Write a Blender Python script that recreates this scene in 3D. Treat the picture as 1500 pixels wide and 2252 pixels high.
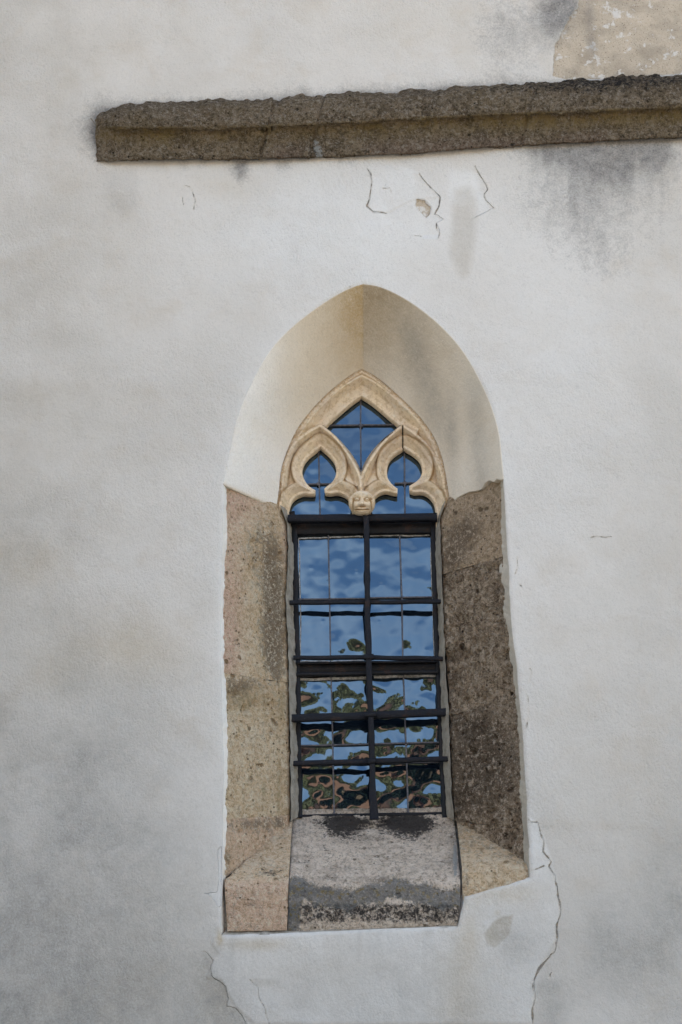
import bpy, math, random
import numpy as np
from mathutils import Vector, Matrix

for o in list(bpy.data.objects): bpy.data.objects.remove(o, do_unlink=True)
scn = bpy.context.scene
COL = scn.collection
R = math.radians

# ------------------------------------------------------------------ camera
F, CX, CY = 3700.0, 750.0, 1126.0
PITCH, ROLL = R(22.0), R(1.6)
CAM = np.array([0.0, -6.95, 1.6])
_f = np.array([0, math.cos(PITCH), math.sin(PITCH)])
_u0 = np.array([0, -math.sin(PITCH), math.cos(PITCH)])
_r0 = np.array([1.0, 0, 0])
_up = _u0*math.cos(ROLL) + _r0*math.sin(ROLL)
_rt = _r0*math.cos(ROLL) - _u0*math.sin(ROLL)
cd = bpy.data.cameras.new('camera'); cam = bpy.data.objects.new('camera', cd); COL.objects.link(cam)
cd.sensor_fit = 'HORIZONTAL'; cd.sensor_width = 24.0; cd.lens = 24.0*F/1500.0
cd.clip_start = 0.1; cd.clip_end = 2000
cam.matrix_world = Matrix(((_rt[0], _up[0], -_f[0], CAM[0]), (_rt[1], _up[1], -_f[1], CAM[1]),
                           (_rt[2], _up[2], -_f[2], CAM[2]), (0, 0, 0, 1)))
scn.camera = cam

# ------------------------------------------------------------------ light
SUN_EL, SUN_ROT = R(33), R(62)
w = bpy.data.worlds.new('World'); scn.world = w; w.use_nodes = True
nt = w.node_tree; nt.nodes.clear()
wo = nt.nodes.new('ShaderNodeOutputWorld'); bg = nt.nodes.new('ShaderNodeBackground')
sky = nt.nodes.new('ShaderNodeTexSky'); sky.sky_type = 'NISHITA'; sky.sun_disc = False
sky.sun_elevation = SUN_EL; sky.sun_rotation = SUN_ROT; sky.altitude = 300; sky.air_density = 1.0; sky.dust_density = 0.3
tc = nt.nodes.new('ShaderNodeTexCoord')
cn = nt.nodes.new('ShaderNodeTexNoise'); cn.inputs['Scale'].default_value = 5.2; cn.inputs['Detail'].default_value = 0.6
cr = nt.nodes.new('ShaderNodeMapRange'); cr.inputs['From Min'].default_value = 0.38; cr.inputs['From Max'].default_value = 0.72
cr.inputs['To Max'].default_value = 0.30
cm = nt.nodes.new('ShaderNodeMix'); cm.data_type = 'RGBA'; cm.inputs['B'].default_value = (9.2, 8.8, 8.5, 1)
cmp_ = nt.nodes.new('ShaderNodeMapping'); cmp_.inputs['Scale'].default_value = (.55, .55, 2.6); nt.links.new(tc.outputs['Generated'], cmp_.inputs['Vector'])
nt.links.new(cmp_.outputs[0], cn.inputs['Vector']); nt.links.new(cn.outputs['Fac'], cr.inputs['Value'])
nt.links.new(cr.outputs['Result'], cm.inputs['Factor']); nt.links.new(sky.outputs['Color'], cm.inputs['A'])
nt.links.new(cm.outputs['Result'], bg.inputs['Color']); bg.inputs['Strength'].default_value = 0.12
nt.links.new(bg.outputs['Background'], wo.inputs['Surface'])
sd = bpy.data.lights.new('sun', 'SUN'); sd.energy = 5.0; sd.angle = R(0.5); sd.color = (1.0, 0.93, 0.82)
sun = bpy.data.objects.new('sun', sd); COL.objects.link(sun)
_s = Vector((math.sin(SUN_ROT)*math.cos(SUN_EL), math.cos(SUN_ROT)*math.cos(SUN_EL), math.sin(SUN_EL)))
sun.rotation_euler = (-_s).to_track_quat('-Z', 'Y').to_euler(); sun.location = (0, 30, 40)
vs = scn.view_settings; vs.view_transform = 'Standard'; vs.look = 'None'; vs.exposure = 1.78; vs.gamma = 1.0
scn.render.engine = 'CYCLES'

# ------------------------------------------------------------------ helpers
def W(px, py, d=0.0):
    """point where the view through (px,py) of the 1500x2252 photograph meets the plane d metres behind the wall face"""
    px = np.asarray(px, float); py = np.asarray(py, float); d = np.asarray(d, float)
    a = (px-CX)/F; b = -(py-CY)/F
    v = _f + a[..., None]*_rt + b[..., None]*_up
    t = (d-CAM[1])/v[..., 1]
    return CAM + v*t[..., None]
def proj(P):
    v = P-CAM; z = v@_f
    return CX+F*(v@_rt)/z, CY-F*(v@_up)/z
PX = 0.00203   # metres per photo pixel near the window

def _hash(ix, iy, iz, seed):
    h = (ix.astype(np.int64)*374761393 + iy.astype(np.int64)*668265263 + iz.astype(np.int64)*2147483647 + seed*144665) & 0xffffffff
    h = ((h ^ (h >> 13))*1274126177) & 0xffffffff
    h = ((h ^ (h >> 16))*2246822519) & 0xffffffff
    return ((h ^ (h >> 15)) & 0xffffff)/float(0xffffff)
def vn(P, scale, seed=0):
    """smooth value noise in -1..1"""
    q = P*scale; i = np.floor(q).astype(np.int64); f = q-i; f = f*f*f*(f*(f*6-15)+10)
    o = 0
    for a in (0, 1):
        wx = f[..., 0] if a else 1-f[..., 0]
        for b in (0, 1):
            wy = f[..., 1] if b else 1-f[..., 1]
            for c in (0, 1):
                wz = f[..., 2] if c else 1-f[..., 2]
                o = o + wx*wy*wz*_hash(i[..., 0]+a, i[..., 1]+b, i[..., 2]+c, seed)
    return o*2-1
def fbm(P, scale, octv=4, seed=0, gain=0.5):
    o = 0; a = 1.0; t = 0
    for k in range(octv):
        o = o+a*vn(P+13.7*k, scale*2**k, seed+k*17); t += a; a *= gain
    return o/t
def sm(x, a, b):
    t = np.clip((x-a)/(b-a), 0, 1); return t*t*(3-2*t)

def chaikin(pts, n=3):
    p = np.array(pts, float)
    for _ in range(n):
        q = np.empty((2*(len(p)-1), p.shape[1])); q[0::2] = p[:-1]*.75+p[1:]*.25; q[1::2] = p[:-1]*.25+p[1:]*.75
        p = np.vstack([p[:1], q, p[-1:]])
    return p
def resample(p, n):
    p = np.asarray(p, float)
    s = np.r_[0, np.cumsum(np.linalg.norm(np.diff(p, axis=0), axis=1))]
    t = np.linspace(0, s[-1], n)
    return np.stack([np.interp(t, s, p[:, k]) for k in range(p.shape[1])], 1)
def seg_dist(x, y, poly, closed=False):
    """distance to polyline and nearest point; poly Nx2"""
    P = np.asarray(poly, float)
    A = P if closed else P[:-1]; B = np.roll(P, -1, 0) if closed else P[1:]
    best = np.full(x.shape, 1e18); nx = np.zeros(x.shape); ny = np.zeros(x.shape)
    for (ax, ay), (bx, by) in zip(A, B):
        dx, dy = bx-ax, by-ay; L = dx*dx+dy*dy
        if L < 1e-16: continue
        t = np.clip(((x-ax)*dx+(y-ay)*dy)/L, 0, 1)
        qx = ax+t*dx; qy = ay+t*dy; d = (x-qx)**2+(y-qy)**2
        m = d < best
        best = np.where(m, d, best); nx = np.where(m, qx, nx); ny = np.where(m, qy, ny)
    return np.sqrt(best), nx, ny
def inside(x, y, poly):
    P = np.asarray(poly, float); c = np.zeros(x.shape, bool)
    for (ax, ay), (bx, by) in zip(P, np.roll(P, -1, 0)):
        if ay == by: continue
        m = ((ay > y) != (by > y)) & (x < (bx-ax)*(y-ay)/(by-ay)+ax)
        c ^= m
    return c

def tag(o, label=None, cat=None, group=None, kind=None):
    if label: o['label'] = label
    if cat: o['category'] = cat
    if group: o['group'] = group
    if kind: o['kind'] = kind
    return o
def empty(name, loc, label, cat, group=None, kind=None):
    o = bpy.data.objects.new(name, None); COL.objects.link(o); o.location = [float(v) for v in loc]
    o.empty_display_size = .1
    return tag(o, label, cat, group, kind)
def link(me, name, mat, parent=None, smooth=True):
    if smooth: me.shade_smooth()
    o = bpy.data.objects.new(name, me); COL.objects.link(o)
    if mat is not None: me.materials.append(mat)
    if parent is not None:
        o.parent = parent
        loc = Vector(parent.location); p = parent.parent
        while p is not None:
            loc = Vector((0, 0, 0)) if parent.type == 'MESH' else loc; p = p.parent
        if parent.type == 'EMPTY': o.matrix_parent_inverse = Matrix.Translation(-parent.location)
    return o
def build(name, V, Fc, mat, parent=None, attrs=None, smooth=True):
    """V Nx3, Fc list of arrays (Mx4 / Mx3)"""
    me = bpy.data.meshes.new(name)
    V = np.asarray(V, np.float32)
    if not isinstance(Fc, (list, tuple)): Fc = [Fc]
    Fc = [np.asarray(f, np.int32) for f in Fc if len(f)]
    me.vertices.add(len(V)); me.vertices.foreach_set('co', V.ravel())
    nl = sum(f.size for f in Fc); nf = sum(len(f) for f in Fc)
    me.loops.add(nl); me.polygons.add(nf)
    me.loops.foreach_set('vertex_index', np.concatenate([f.ravel() for f in Fc]))
    tot = np.concatenate([np.full(len(f), f.shape[1], np.int32) for f in Fc])
    me.polygons.foreach_set('loop_start', np.r_[0, np.cumsum(tot)[:-1]].astype(np.int32))
    me.update(calc_edges=True)
    for k, a in (attrs or {}).items():
        at = me.attributes.new(k, 'FLOAT', 'POINT'); at.data.foreach_set('value', np.asarray(a, np.float32).ravel())
    me.validate()
    return link(me, name, mat, parent, smooth)
def gridfaces(nu, nv, flip=False):
    i = np.arange(nu*nv).reshape(nu, nv)
    f = np.stack([i[:-1, :-1], i[1:, :-1], i[1:, 1:], i[:-1, 1:]], -1).reshape(-1, 4)
    return f[:, ::-1] if flip else f
def gridmesh(name, P, mat, parent=None, attrs=None, flip=False):
    nu, nv = P.shape[:2]
    # orient toward -y
    a = P[nu//2, nv//2]; 
    f = gridfaces(nu, nv, flip)
    v = P.reshape(-1, 3); q = f[len(f)//2]
    n = np.cross(v[q[1]]-v[q[0]], v[q[2]]-v[q[0]])
    if n[1] > 0: f = f[:, ::-1]
    return build(name, v, f, mat, parent, {k: x.reshape(-1) for k, x in (attrs or {}).items()})
def gnormal(P):
    du = np.gradient(P, axis=0); dv = np.gradient(P, axis=1)
    n = np.cross(du, dv); n /= np.linalg.norm(n, axis=-1, keepdims=True)+1e-12
    s = np.where(n[..., 1:2] > 0, -1.0, 1.0)
    return n*s

# ------------------------------------------------------------------ materials
class NT:
    def __init__(s, name, rough=0.9, spec=0.25):
        s.m = bpy.data.materials.new(name); s.m.use_nodes = True; s.t = s.m.node_tree
        s.b = s.t.nodes['Principled BSDF']; s.b.inputs['Roughness'].default_value = rough
        s.b.inputs['Specular IOR Level'].default_value = spec
        s.co = s.t.nodes.new('ShaderNodeTexCoord').outputs['Object']
    def n(s, k): return s.t.nodes.new(k)
    def l(s, a, b): s.t.links.new(a, b)
    def put(s, inp, v):
        if isinstance(v, (int, float)): inp.default_value = v
        elif isinstance(v, tuple): inp.default_value = (*v, 1) if len(v) == 3 else v
        else: s.l(v, inp)
    def noise(s, scale, detail=4, rough=.55, dist=0, off=0, stretch=None):
        v = s.co
        if stretch or off:
            mp = s.n('ShaderNodeMapping'); s.l(v, mp.inputs['Vector']); mp.inputs['Location'].default_value = (off, off*1.7, off*.6)
            if stretch: mp.inputs['Scale'].default_value = stretch[:3]
            if stretch and len(stretch) > 3: mp.inputs['Rotation'].default_value = (0, stretch[3], 0)
            v = mp.outputs[0]
        t = s.n('ShaderNodeTexNoise'); s.l(v, t.inputs['Vector'])
        t.inputs['Scale'].default_value = scale; t.inputs['Detail'].default_value = detail
        t.inputs['Roughness'].default_value = rough; t.inputs['Distortion'].default_value = dist
        return t.outputs['Fac']
    def voro(s, scale, feat='F1', rnd=1):
        t = s.n('ShaderNodeTexVoronoi'); t.feature = feat; s.l(s.co, t.inputs['Vector'])
        t.inputs['Scale'].default_value = scale; t.inputs['Randomness'].default_value = rnd
        return t.outputs['Distance'], t.outputs['Color']
    def rng(s, v, a, b, c=0, d=1, smooth=True):
        t = s.n('ShaderNodeMapRange'); t.interpolation_type = 'SMOOTHSTEP' if smooth else 'LINEAR'
        s.put(t.inputs['Value'], v)
        t.inputs['From Min'].default_value = a; t.inputs['From Max'].default_value = b
        t.inputs['To Min'].default_value = c; t.inputs['To Max'].default_value = d
        return t.outputs['Result']
    def mix(s, f, a, b, mode='MIX'):
        t = s.n('ShaderNodeMix'); t.data_type = 'RGBA'; t.blend_type = mode
        s.put(t.inputs['Factor'], f); s.put(t.inputs['A'], a); s.put(t.inputs['B'], b)
        return t.outputs['Result']
    def math(s, op, a, b=0.0, c=None, clamp=False):
        t = s.n('ShaderNodeMath'); t.operation = op; t.use_clamp = clamp
        s.put(t.inputs[0], a); s.put(t.inputs[1], b)
        if c is not None: s.put(t.inputs[2], c)
        return t.outputs[0]
    def attr(s, name):
        t = s.n('ShaderNodeAttribute'); t.attribute_name = name; return t.outputs['Fac']
    def bump(s, h, dist, strength=1.0, nrm=None):
        t = s.n('ShaderNodeBump'); s.put(t.inputs['Height'], h); t.inputs['Distance'].default_value = dist
        t.inputs['Strength'].default_value = strength
        if nrm is not None: s.l(nrm, t.inputs['Normal'])
        return t.outputs['Normal']
    def color(s, c): s.put(s.b.inputs['Base Color'], c)
    def normal(s, n): s.l(n, s.b.inputs['Normal'])

# wall plaster -------------------------------------------------------------
def mat_plaster(name, base=(0.67, 0.63, 0.56), ochre=(0.52, 0.41, 0.25), pale=(0.735, 0.715, 0.66)):
    m = NT(name, .93, .15)
    big = m.noise(0.9, 4, .6, .4); mid = m.noise(5, 5, .6, .3, off=3); fine = m.noise(120, 4, .65, off=7)
    grain = m.noise(330, 2, .6, off=5)
    trowel = m.noise(60, 4, .6, .5, off=11, stretch=(1.35, 1, .85, .6))
    c = m.mix(m.rng(big, .35, .68), base, tuple(x*y for x, y in zip(base, (.90, .895, .88))))
    c = m.mix(m.rng(mid, .48, .75, 0, .5), c, tuple(x*y for x, y in zip(base, (.86, .81, .74))))
    # pale fresh plaster; on the arch reveal, lightness painted in for the lit side
    c = m.mix(m.math('MULTIPLY', m.attr('pale'), m.rng(mid, .3, .6, .6, 1)), c, pale)
    brk = m.math('ADD', m.math('MULTIPLY', m.noise(20, 6, .72, off=9), .45), m.math('MULTIPLY', m.noise(115, 4, .8, off=2), .55))
    # warm wash
    wv = m.math('MULTIPLY', m.attr('warm'), m.rng(brk, .25, .75, .45, 1.3), clamp=True)
    c = m.mix(wv, c, ochre)
    # grey for damp stains and for shade painted into the colour
    dv = m.math('MULTIPLY', m.attr('damp_shade'), m.rng(brk, .3, .7, .55, 1.2), clamp=True)
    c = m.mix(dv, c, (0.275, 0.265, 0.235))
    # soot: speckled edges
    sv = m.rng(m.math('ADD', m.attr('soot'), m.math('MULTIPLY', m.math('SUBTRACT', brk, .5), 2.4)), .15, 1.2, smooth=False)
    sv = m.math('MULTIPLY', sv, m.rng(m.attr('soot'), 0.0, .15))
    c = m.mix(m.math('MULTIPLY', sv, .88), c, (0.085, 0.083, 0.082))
    # exposed under-render
    edge = m.math('ADD', m.attr('bare'), m.math('MULTIPLY', m.math('SUBTRACT', m.noise(45, 4, .6), .5), .5))
    bare = m.rng(edge, .49, .51)
    peb, pc = m.voro(75)
    uc = m.mix(m.rng(m.noise(9, 5, .6, off=4), .35, .7), (0.56, 0.47, 0.35), (0.40, 0.335, 0.25))
    uc = m.mix(m.math('MULTIPLY', m.rng(peb, .14, .20, 1, 0), m.rng(m.noise(30, 2, off=8), .42, .55)), uc, (0.13, 0.095, 0.065))
    uc = m.mix(m.rng(m.noise(120, 4, .8, off=23), .52, .64, 0, .45), uc, (0.25, 0.185, 0.12))
    uc = m.mix(m.rng(m.noise(16, 5, .65, off=21), .58, .64), uc, (0.66, 0.62, 0.55))
    uc = m.mix(m.math('MULTIPLY', sv, .55), uc, (0.14, 0.135, 0.13))
    c = m.mix(bare, c, uc)
    rim = m.math('MULTIPLY', m.rng(edge, .44, .49), m.rng(edge, .49, .50, 1, 0))
    c = m.mix(m.math('MULTIPLY', rim, .6), c, (0.70, 0.67, 0.61))
    # cracks
    ck = m.math('ADD', m.attr('crack'), m.math('MULTIPLY', m.math('SUBTRACT', m.noise(90, 3, .7, off=1), .5), .14))
    ck = m.math('ADD', ck, m.math('MULTIPLY', m.math('SUBTRACT', m.noise(18, 3, .6, off=16), .5), .30))
    line = m.rng(ck, .885, .965)
    gap = m.rng(m.noise(16, 4, .65, off=6), .34, .56)
    line = m.math('MULTIPLY', line, gap)
    c = m.mix(m.math('MULTIPLY', m.rng(ck, .70, .95), .35), c, (0.60, 0.54, 0.44))
    c = m.mix(m.math('MULTIPLY', line, .75), c, m.mix(m.rng(m.noise(30, 3, off=27), .4, .6), (0.10, 0.085, 0.07), (0.34, 0.25, 0.15)))
    # grain & brushing
    c = m.mix(m.rng(grain, .52, .70, 0, .30), c, (0.30, 0.28, 0.25))
    c = m.mix(m.rng(m.noise(75, 4, .75, off=17), .55, .70, 0, .22), c, (0.32, 0.29, 0.25))
    c = m.mix(m.rng(trowel, .52, .75, 0, .10), c, (0.33, 0.31, 0.27))
    m.color(c)
    h = m.math('ADD', m.math('MULTIPLY', trowel, 1.9), m.math('MULTIPLY', fine, 1.0))
    h = m.math('ADD', h, m.math('MULTIPLY', grain, .35))
    h = m.math('ADD', h, m.math('MULTIPLY', bare, m.math('MULTIPLY', m.noise(110, 4, .7), 1.5)))
    h = m.math('SUBTRACT', h, m.math('MULTIPLY', bare, .8))
    h = m.math('MULTIPLY', h, m.rng(m.noise(1.7, 3, .6, off=33), .35, .65, .35, 1.25))
    nn = m.bump(h, .0034, .75)
    st = m.math('ADD', m.attr('step'), m.math('MULTIPLY', m.math('SUBTRACT', m.noise(60, 5, .65, off=13), .5), .45))
    stp = m.math('MULTIPLY', m.rng(st, .44, .56), m.attr('stepw'))
    h2 = m.math('SUBTRACT', m.math('MULTIPLY', mid, 1.4), m.math('MULTIPLY', line, 1.2))
    h2 = m.math('SUBTRACT', h2, m.math('MULTIPLY', stp, 1.0))
    h2 = m.math('SUBTRACT', h2, m.math('MULTIPLY', bare, 3.0))
    m.normal(m.bump(h2, .0075, .9, nn))
    return m.m

def mat_stone(name, A, B, C, pit=.5, rough_bump=1.0, scale=1.0, pits=(0.05, 0.035, 0.02), light=(0.55, 0.47, 0.36), pink=None):
    m = NT(name, .95, .12)
    big = m.noise(5*scale, 5, .62, .5); mid = m.noise(26*scale, 6, .7, .3, off=3); fine = m.noise(95*scale, 5, .75, off=5)
    sp = m.noise(170*scale, 4, .75, off=8)
    c = m.mix(m.rng(big, .36, .64), A, B)
    c = m.mix(m.rng(mid, .46, .60), c, C)
    mid2 = m.noise(48*scale, 4, .7, .4, off=15)
    c = m.mix(m.rng(mid2, .46, .36, 0, .7), c, tuple((x+y)/2 for x, y in zip(pits, B)))
    if pink: c = m.mix(m.math('MULTIPLY', m.attr('pink'), m.rng(mid, .25, .6, .6, 1)), c, pink)
    dv = m.math('ADD', m.attr('dark'), m.math('MULTIPLY', m.math('SUBTRACT', m.math('ADD', m.math('MULTIPLY', mid, .5), m.math('MULTIPLY', fine, .5)), .5), 3.0))
    dv = m.math('MULTIPLY', m.rng(dv, .25, .85), m.rng(m.attr('dark'), 0, .2))
    c = m.mix(m.math('MULTIPLY', dv, .8), c, (0.15, 0.115, 0.08))
    msk = m.rng(m.noise(9*scale, 4, .65, off=61), .42, .58, .15, 1)
    c = m.mix(m.math('MULTIPLY', m.rng(fine, .53, .62, 0, .8), msk), c, light)
    c = m.mix(m.math('MULTIPLY', m.rng(sp, .56, .64, 0, .6), msk), c, light)
    c = m.mix(m.math('MULTIPLY', m.rng(fine, .46, .39, 0, .8*pit+.1), m.math('SUBTRACT', 1.15, msk, clamp=True)), c, pits)
    c = m.mix(m.rng(sp, .43, .37, 0, .45), c, pits)
    d2, _ = m.voro(16*scale); ph2 = m.math('MULTIPLY', m.rng(m.math('ADD', d2, m.math('MULTIPLY', m.math('SUBTRACT', mid, .5), .6)), .10, .20, 1, 0), m.rng(m.noise(6, 2, off=14), .5, .6))
    c = m.mix(m.math('MULTIPLY', ph2, .85), c, pits)
    cl = m.noise(52*scale, 5, .78, off=71)
    c = m.mix(m.rng(cl, .555, .60, 0, .75), c, light)
    c = m.mix(m.rng(cl, .445, .40, 0, .30+.35*pit), c, pits)
    # pits
    d, _ = m.voro(38*scale); pm = m.rng(m.noise(17*scale, 2, off=12), .48, .62)
    hole = m.math('MULTIPLY', m.rng(d, .10, .24, 1, 0), pm)
    c = m.mix(m.math('MULTIPLY', hole, .9), c, tuple(x*.6 for x in pits))
    # soot (hard-edged crust) and lichen
    so = m.math('ADD', m.attr('soot'), m.math('MULTIPLY', m.math('SUBTRACT', m.math('ADD', m.math('MULTIPLY', m.noise(40, 5, .7, off=31), .5), m.math('MULTIPLY', fine, .5)), .5), 2.2))
    so = m.math('MULTIPLY', m.rng(so, .34, .64), m.rng(m.attr('soot'), .02, .2))
    c = m.mix(m.math('MULTIPLY', so, .92), c, (0.018, 0.018, 0.02))
    li = m.math('ADD', m.attr('lichen'), m.math('MULTIPLY', m.math('SUBTRACT', m.noise(38, 6, .78, off=41), .5), 1.6))
    li = m.math('MULTIPLY', m.rng(li, .36, .62), m.rng(m.attr('lichen'), .02, .2))
    lc = m.mix(m.rng(m.noise(55, 4, .6, off=43), .52, .62), (0.15, 0.155, 0.15), (0.21, 0.16, 0.055))
    c = m.mix(m.math('MULTIPLY', li, .8), c, m.mix(m.rng(fine, .5, .66), lc, (0.33, 0.32, 0.30)))
    # iron rust / ochre
    oc = m.math('MULTIPLY', m.attr('ochre'), m.rng(mid, .35, .65, .3, 1.2), clamp=True)
    c = m.mix(m.math('MULTIPLY', oc, .75), c, (0.33, 0.235, 0.09))
    pl = m.math('MULTIPLY', m.attr('mortar'), 1.0)
    c = m.mix(m.rng(m.math('ADD', pl, m.math('MULTIPLY', m.math('SUBTRACT', m.noise(60, 4, .6, off=51), .5), .8)), .45, .6), c, (0.46, 0.45, 0.41))
    m.color(c)
    h = m.math('ADD', m.math('MULTIPLY', mid, 1.2), m.math('MULTIPLY', fine, 1.0))
    h = m.math('ADD', h, m.math('ADD', m.math('MULTIPLY', sp, .45), m.math('MULTIPLY', cl, 1.0)))
    h = m.math('SUBTRACT', h, m.math('ADD', m.math('MULTIPLY', hole, .9), m.math('MULTIPLY', ph2, 1.2)))
    m.normal(m.bump(h, .030*rough_bump, 1.0))
    return m.m

M = {}
M['plaster'] = mat_plaster('wall_plaster')
M['reveal'] = mat_plaster('reveal_plaster', base=(0.80, 0.72, 0.585), ochre=(0.50, 0.36, 0.18), pale=(0.88, 0.85, 0.78))
M['jamb_pale'] = mat_stone('pale_jamb_stone', (0.90, 0.69, 0.43), (0.74, 0.55, 0.33), (0.92, 0.77, 0.54), .5, .6, pits=(0.32, 0.205, 0.10), light=(0.92, 0.80, 0.60), pink=(0.84, 0.57, 0.41))
M['jamb_dark'] = mat_stone('dark_jamb_stone', (0.54, 0.41, 0.275), (0.36, 0.265, 0.175), (0.70, 0.55, 0.385), .8, 1.4, scale=.75, pits=(0.07, 0.048, 0.03), light=(0.84, 0.70, 0.54))
M['jamb_tan'] = mat_stone('tan_jamb_stone', (0.60, 0.45, 0.295), (0.47, 0.35, 0.225), (0.68, 0.52, 0.35), .6, .6, pits=(0.17, 0.12, 0.07), light=(0.70, 0.57, 0.42))
M['sill'] = mat_stone('sill_stone', (0.84, 0.70, 0.55), (0.68, 0.56, 0.43), (0.92, 0.79, 0.64), .7, .55, pits=(0.24, 0.185, 0.13), light=(0.92, 0.80, 0.67), pink=(0.66, 0.48, 0.36))
M['ledge'] = mat_stone('ledge_stone', (0.30, 0.225, 0.135), (0.20, 0.15, 0.095), (0.40, 0.305, 0.195), .8, 1.3, pits=(0.03, 0.024, 0.017), light=(0.50, 0.43, 0.34), pink=(0.30, 0.21, 0.15))

def mat_tracery():
    m = NT('tracery_stone', .88, .2)
    a = m.noise(9, 5, .6, .4); b = m.noise(55, 5, .65, off=2); f = m.noise(200, 3, .6, off=4)
    c = m.mix(m.rng(a, .35, .65), (0.84, 0.68, 0.46), (0.76, 0.62, 0.45))
    c = m.mix(m.rng(b, .48, .62, 0, .55), c, (0.52, 0.37, 0.20))
    c = m.mix(m.rng(m.noise(28, 5, .7, off=19), .55, .66, 0, .5), c, (0.80, 0.72, 0.60))
    c = m.mix(m.rng(f, .55, .75, 0, .3), c, (0.30, 0.2, 0.1))
    r = m.math('ADD', m.attr('rough'), m.math('MULTIPLY', m.math('SUBTRACT', b, .5), 1.2))
    c = m.mix(m.math('MULTIPLY', m.rng(r, .35, .65), .8), c, m.mix(m.rng(f, .45, .6), (0.50, 0.31, 0.15), (0.62, 0.52, 0.38)))
    g = m.math('ADD', m.attr('weather'), m.math('MULTIPLY', m.math('SUBTRACT', m.noise(70, 5, .7, off=7), .5), 1.8))
    g = m.math('MULTIPLY', m.rng(g, .5, .75), m.rng(m.attr('weather'), .02, .2))
    c = m.mix(m.math('MULTIPLY', g, .8), c, (0.25, 0.225, 0.19))
    s = m.math('ADD', m.attr('soot'), m.math('MULTIPLY', m.math('SUBTRACT', m.noise(110, 4, .7, off=9), .5), 1.9))
    s = m.math('MULTIPLY', m.rng(s, .5, .6), m.rng(m.attr('soot'), .02, .2))
    c = m.mix(m.math('MULTIPLY', s, .9), c, (0.02, 0.018, 0.016))
    c = m.mix(m.math('MULTIPLY', m.attr('crease'), .7), c, (0.30, 0.17, 0.06))
    m.color(c)
    h = m.math('ADD', m.math('MULTIPLY', b, 1.0), m.math('MULTIPLY', f, .5))
    h = m.math('ADD', h, m.math('MULTIPLY', m.attr('rough'), m.math('MULTIPLY', m.noise(120, 4, .7), 2)))
    m.normal(m.bump(h, .006, .9))
    return m.m
M['tracery'] = mat_tracery()

def mat_iron(name, col=(0.0065, 0.0075, 0.011), rough=.6):
    m = NT(name, rough, .22)
    a = m.noise(30, 5, .7); f = m.noise(220, 3, .7, off=3)
    c = m.mix(m.rng(a, .4, .7), col, tuple(x*1.5+.004 for x in col))
    c = m.mix(m.rng(f, .64, .70, 0, .7), c, (0.16, 0.14, 0.12))
    c = m.mix(m.rng(m.noise(14, 5, .75, off=8), .56, .68, 0, .55), c, (0.05, 0.028, 0.018))
    m.color(c); m.b.inputs['Metallic'].default_value = .0
    m.put(m.b.inputs['Roughness'], m.rng(a, .3, .7, rough-.15, rough+.2))
    m.normal(m.bump(m.math('ADD', a, m.math('MULTIPLY', f, .5)), .002, .7))
    return m.m
M['iron'] = mat_iron('wrought_iron'); M['frame'] = mat_iron('painted_frame', (0.006, 0.0065, 0.008), .45)
def mat_lead():
    m = NT('lead_came', .5, .5); a = m.noise(90, 4, .7)
    m.color(m.mix(m.rng(a, .35, .7), (0.06, 0.06, 0.072), (0.16, 0.15, 0.15))); m.b.inputs['Metallic'].default_value = .35
    m.normal(m.bump(a, .002, .6)); return m.m
M['lead'] = mat_lead()
def mat_putty():
    m = NT('putty', .9, .2); a = m.noise(60, 4, .7); m.color(m.mix(m.rng(a, .4, .62), (0.52, 0.51, 0.48), (0.22, 0.21, 0.19)))
    m.normal(m.bump(a, .004, .8)); return m.m
M['putty'] = mat_putty()
def mat_mortar():
    m = NT('joint_mortar', .95, .1); a = m.noise(28, 5, .65); f = m.noise(150, 4, .7, off=2)
    c = m.mix(m.rng(a, .4, .65), (0.40, 0.365, 0.30), (0.29, 0.26, 0.21))
    c = m.mix(m.rng(f, .42, .3, 0, .7), c, (0.09, 0.08, 0.06)); m.color(c)
    m.normal(m.bump(m.math('ADD', a, f), .006, .8)); return m.m
M['mortar'] = mat_mortar()
def mat_glass():
    m = NT('old_window_glass', .02, .5)
    m.b.inputs['IOR'].default_value = 2.3
    d = m.noise(8, 4, .6)
    m.color(m.mix(m.rng(d, .3, .7), (0.004, 0.008, 0.014), (0.008, 0.013, 0.02)))
    f = m.noise(300, 3, .6, off=3)
    m.put(m.b.inputs['Roughness'], m.rng(f, .3, .8, .015, .06))
    m.b.inputs['Specular Tint'].default_value = (0.56, 0.79, 1.0, 1)
    return m.m
M['glass'] = mat_glass()
def mat_plain(name, c1, c2, scale=3, rough=.9, bump=.01):
    m = NT(name, rough, .2); a = m.noise(scale, 5, .6); b = m.noise(scale*8, 4, .6, off=2)
    m.color(m.mix(m.math('ADD', m.math('MULTIPLY', m.rng(a, .35, .65), .6), m.math('MULTIPLY', m.rng(b, .35, .65), .4)), c1, c2))
    m.normal(m.bump(b, bump, .6)); return m.m

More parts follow.
